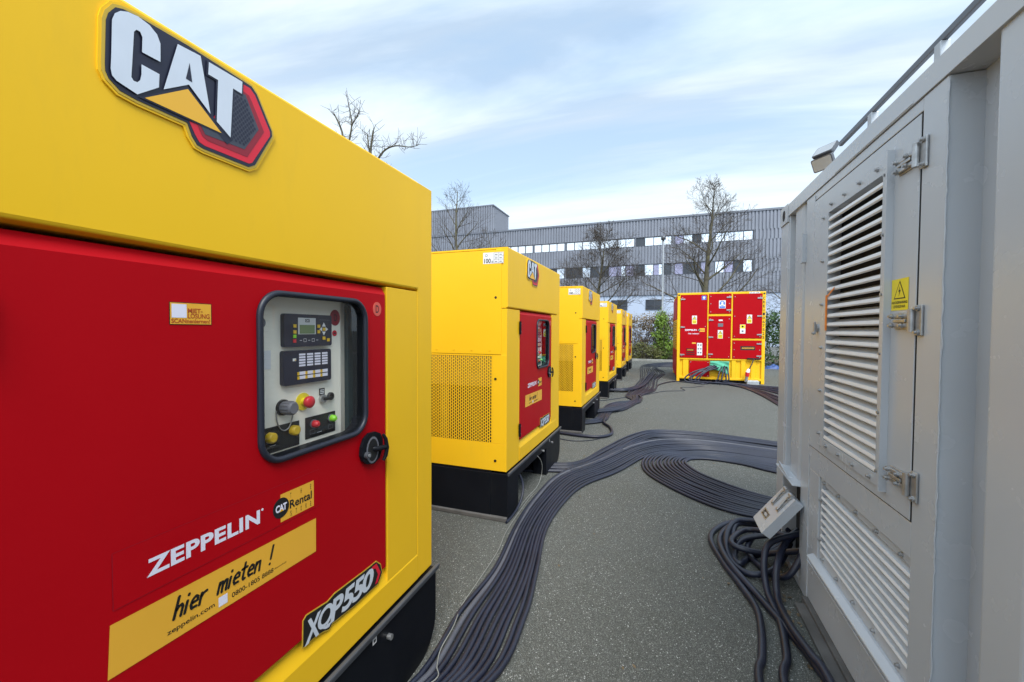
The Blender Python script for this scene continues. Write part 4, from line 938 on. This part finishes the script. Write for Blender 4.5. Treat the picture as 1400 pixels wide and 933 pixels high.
A_ = [(-1.75, 1.25, -1.75, 1.02), (-1.35, 1.33, -1.05, 1.2), (-1.068, 1.549, -0.715, 1.698), (-1.082, 2.077, -0.698, 2.171), (-1.065, 2.546, -0.764, 2.589), (-1.141, 3.186, -0.865, 3.185), (-1.167, 3.743, -0.86, 3.754), (-1.114, 4.49, -0.764, 4.254), (-0.805, 5.167, -0.484, 4.783), (-0.421, 6.095, -0.203, 5.527), (0.002, 6.602, 0.112, 5.851), (0.638, 6.674, 0.549, 6.092), (1.406, 6.497, 1.296, 5.98), (1.95, 6.36, 1.80, 5.85), (2.9, 6.3, 2.9, 5.7)]
B_ = [(-1.95, 4.78, -1.8, 4.45), (-1.658, 4.775, -1.537, 4.429), (-1.375, 4.813, -1.289, 4.514), (-0.991, 5.009, -0.91, 4.692), (-0.775, 5.723, -0.627, 5.298), (-0.497, 6.554, -0.366, 6.149), (-0.132, 7.095, -0.08, 6.606), (0.641, 7.153, 0.601, 6.695), (1.501, 6.943, 1.406, 6.497), (1.964, 6.835, 1.837, 6.383), (2.9, 6.8, 2.9, 6.32)]
C_ = [(2.3, 3.95, 2.3, 4.45), (1.4, 3.95, 1.45, 4.45), (0.786, 4.021, 1.042, 4.552), (0.496, 4.106, 0.817, 4.655), (0.267, 4.256, 0.582, 4.858), (0.008, 4.524, 0.374, 5.093), (-0.207, 4.869, 0.272, 5.356), (-0.275, 5.25, 0.265, 5.495), (-0.172, 5.645, 0.345, 5.624), (0.148, 5.865, 0.546, 5.677), (0.582, 6.061, 0.855, 5.605), (1.294, 5.966, 1.174, 5.401), (1.75, 5.83, 1.6, 5.25), (2.8, 5.7, 2.8, 5.15)]
E_ = [(3.2, 24.0, 3.2, 20.2), (1.233, 22.9, 1.062, 20.0), (0.351, 22.6, 0.305, 19.5), (-0.377, 21.788, -0.333, 19.364), (-1.037, 19.808, -0.259, 18.174), (-0.938, 16.157, -0.02, 16.812), (-0.831, 14.352, -0.242, 14.395), (-0.855, 12.539, -0.237, 12.19), (-0.9, 11.239, -0.444, 11.174), (-0.91, 10.402, -0.577, 10.32), (-0.727, 9.851, -0.523, 9.646), (-1.028, 9.444, -0.774, 9.188), (-1.168, 8.945, -0.93, 8.56), (-1.189, 8.307, -0.981, 8.105), (-1.2, 7.5, -1.0, 7.36), (-1.5, 7.2, -1.4, 6.95)]
F_ = [(1.75, 13.95, 1.75, 13.7), (2.0, 13.75, 2.05, 13.1), (2.56, 13.75, 2.2, 11.5), (3.0, 13.4, 2.25, 9.6), (3.3, 12.6, 2.5, 8.5), (4.4, 11.8, 3.9, 7.9)]
bundle(A_, 11, .0148, 'thick black cable in the wide bundle curving from the nearest generator across the yard', 'cables of the main bundle', 1, grey=(1,), jit=.14, lifts=0)
bundle(B_, 8, .0145, 'black cable leaving from under the second generator to join the main bundle', 'cables from the second generator', 2)
bundle(C_, 13, .0148, 'black cable in the horseshoe loop on the asphalt before the grey container', 'cables of the horseshoe loop', 3, jit=.14, lifts=0)
bundle(E_, 11, .0165, 'black cable in the bundle snaking past the farther generators', 'cables snaking along the far generators', 4, jit=.2)
bundle(F_, 12, .018, 'black cable in the flat band running out right of the red container', 'cables right of the red container', 5)
E2 = [(-1.9, 11.2, -1.9, 11.0), (-1.30, 11.25, -1.30, 11.05), (-.95, 11.5, -.9, 11.2), (-.75, 12.6, -.6, 12.3), (-.65, 14.4, -.45, 14.4), (-.6, 16.5, -.35, 16.5)]
bundle(E2, 5, .022, 'black cable coming out under the fourth generator into the snaking bundle', 'cables from the fourth generator', 6, z0=.03)
E3 = [(-1.8, 8.0, -1.8, 7.7), (-1.35, 8.25, -1.3, 7.95), (-1.05, 8.5, -.95, 8.25), (-.85, 9.0, -.72, 8.75), (-.7, 9.7, -.58, 9.6), (-.75, 10.3, -.62, 10.25)]
bundle(E3, 4, .022, 'black cable coming out under the third generator into the snaking bundle', 'cables from the third generator', 7, z0=.03)
r0 = .02
cable([(-1.5, 8.1, .02), (-1.22, 8.3, .03), (-.84, 8.49, .025), (-.64, 9.3, .025), (-.52, 9.95, .05), (-.6, 10.4, .06)], .024, 'single black cable bowing out right of the third generator', None)
cable([(-1.0, 7.6, .05), (-.987, 7.236, .03), (-.85, 6.95, .025), (-.776, 6.613, .025), (-.80, 6.40, .025), (-.93, 6.25, .025), (-1.18, 6.22, .025), (-1.6, 6.3, .025)], .024, 'thick black cable curled into a bight in front of the third generator', None)
cable([(-.59, 10.76, .022), (-.292, 11.617, .02), (-.2, 13.0, .02), (.206, 14.004, .02), (.60, 13.98, .02), (1.03, 13.642, .03), (1.3, 14.2, .05)], .017, 'slack black cable running from the snaking bundle to the red container', None)
cable([(-1.6, 9.6, .01), (-1.351, 9.639, .008), (-1.012, 10.144, .008), (-.466, 10.924, .008), (-.058, 11.713, .008), (.451, 12.053, .008), (.42, 12.40, .008), (.404, 12.748, .008), (.693, 12.867, .008), (1.006, 13.306, .008)], .008, 'thin dark wire zigzagging over the asphalt to the red container', None, 'wire')
cable([(-1.8, 6.2, .008), (-1.3, 5.95, .008), (-.95, 6.15, .008), (-.80, 6.6, .008)], .006, 'thin dark wire on the ground between the second and third generators', None, 'wire')
Dp = [[(0.80, 3.45, 0.2), (0.74, 3.728, 0.1), (0.569, 3.875, 0.022), (0.423, 3.736, 0.02), (0.334, 3.497, 0.02), (0.381, 3.169, 0.02), (0.451, 2.912, 0.02), (0.501, 2.696, 0.02), (0.489, 2.493, 0.02), (0.454, 2.29, 0.02), (0.409, 2.079, 0.02), (.38, 1.2, .02)],
 [(0.80, 3.42, 0.2), (0.709, 3.72, 0.08), (0.527, 3.728, 0.06), (0.393, 3.456, 0.05), (0.411, 3.123, 0.05), (0.541, 2.794, 0.025), (0.649, 2.465, 0.02), (0.703, 2.234, 0.02), (0.730, 2.07, 0.02), (.74, 1.3, .02)],
 [(.80, 3.15, .30), (0.648, 3.087, 0.24), (0.595, 3.001, 0.15), (0.592, 2.88, 0.03), (0.6, 2.605, 0.02), (0.567, 2.333, 0.02), (0.512, 2.118, 0.02), (.48, 1.3, .02)],
 [(.84, 3.2, .30), (0.737, 3.12, 0.24), (0.654, 2.953, 0.15), (0.635, 2.83, 0.03), (0.63, 2.546, 0.055), (0.668, 2.351, 0.055), (0.700, 2.207, 0.05), (0.72, 1.6, 0.02)],
 [(0.886, 3.386, 0.15), (0.63, 3.284, 0.06), (0.493, 3.402, 0.06), (0.51, 3.598, 0.09), (0.604, 3.692, 0.10), (0.80, 3.612, 0.16)],
 [(0.886, 3.385, 0.12), (0.681, 3.114, 0.06), (0.522, 3.056, 0.025), (0.433, 3.228, 0.025), (0.444, 3.476, 0.09), (0.561, 3.675, 0.12), (0.80, 3.596, 0.16)],
 [(0.80, 3.32, 0.2), (0.596, 3.518, 0.12), (0.457, 3.347, 0.10), (0.5, 3.256, 0.09), (0.696, 3.27, 0.09), (0.876, 3.32, 0.2)],
 [(0.80, 3.122, 0.2), (0.599, 3.312, 0.03), (0.488, 3.171, 0.025), (0.468, 3.282, 0.03), (0.56, 3.41, 0.10), (0.80, 3.396, 0.18)],
 [(0.85, 3.05, 0.25), (0.72, 3.0, 0.08), (0.62, 3.15, 0.03), (0.56, 3.35, 0.05), (0.66, 3.5, 0.12), (0.85, 3.45, 0.2)]]
for k, P in enumerate(Dp):
    P = [Vector((.781+.045, p[1], p[2])) if p[0] >= .79 and p[2] > .1 else Vector(p) for p in P]
    cable(P, .0195, ('thick black cable trailing over the asphalt to the bottom edge from the connector cover' if k < 4 else 'thick black cable coiled on the ground below the grey connector cover'), 'cables under the connector cover', n=10, step=8)
cable([(-1.05, 1.4, .05), (-0.945, 1.597, .045), (-0.978, 1.67, .042), (-1.014, 1.769, .042), (-1.03, 1.93, .045), (-1.09, 2.144, .008), (-1.10, 2.374, .008), (-1.12, 2.761, .008), (-1.17, 3.077, .008), (-1.20, 3.656, .008), (-1.20, 3.919, .008)], .003, 'thin pale wire lying along the left edge of the main cable bundle', None, 'wire', 'wire', 6)
cable([(-1.30, 4.05, .33), (-1.225, 4.10, .31), (-1.20, 4.18, .2), (-1.215, 4.19, .06), (-1.215, 4.03, .01), (-1.225, 3.77, .008), (-1.22, 3.538, .008), (-1.222, 3.3, .008)], .0035, 'thin pale wire hanging out under the second generator', None, 'wire', 'wire', 6)
cable([(-1.40, 3.62, .34), (-1.27, 3.60, .3), (-1.215, 3.60, .2), (-1.20, 3.53, .1), (-1.215, 3.40, .02), (-1.22, 3.2, .012)], .011, 'dark cable dropping from the plinth corner of the second generator', None, n=8)
# cables hanging from the green cloth on the red container
q = random.Random(12)
for k in range(11):
    a = 1.00+.042*k; out_ = q.uniform(.35, .6)
    land = 1.0+.12*k+q.uniform(-.1, .1)
    left = -q.uniform(.55, 1.0) if k < 7 else q.uniform(-.2, .2)
    P = [(a, .1, .42), (a+.1*left, -.12, .46+q.uniform(0, .08)), (a+.6*left, -.28, .34), (a+.9*left, -.35, .15), (a+.75*left, -.40, .025+.02*(k % 3)), (a+.35+.1*k, -.55-.05*k, .025+.02*(k % 2)), (a+.9+.06*k, -.75-.09*k, .025)]
    rot = Matrix.Rotation(R(1.29), 3, 'Z')
    cable([tuple(D.location+rot @ Vector(p)) for p in P], .022, 'black cable drooping in a loop from the green cloth on the red container', 'cables hanging from the green cloth')

# dry leaves and grit blown against the container, the hedge and the cables
lt = MB(); q = random.Random(31)
for k in range(420):
    z_ = q.random()
    if z_ < .30: x_, y_ = q.gauss(.66, .06), q.uniform(1.0, 3.4)
    elif z_ < .62: x_, y_ = q.uniform(-3, 3.5), 22.85-abs(q.gauss(0, .5))
    else: x_, y_ = q.uniform(-1.3, 1.6), q.uniform(2, 20)
    a = q.uniform(0, 6.28); l_ = q.uniform(.008, .022); c_, s_ = math.cos(a)*l_, math.sin(a)*l_
    lt.add([(x_-c_, y_-s_, .004), (x_+s_*.5, y_-c_*.5, .006+q.random()*.004), (x_+c_, y_+s_, .005+q.random()*.008), (x_-s_*.5, y_+c_*.5, .005)], [(0, 1, 2, 3)], 'leaf_brown')
tag(lt.build('leaf_litter'), 'scattered dry brown leaf bits on the asphalt', 'leaf litter', kind='stuff')
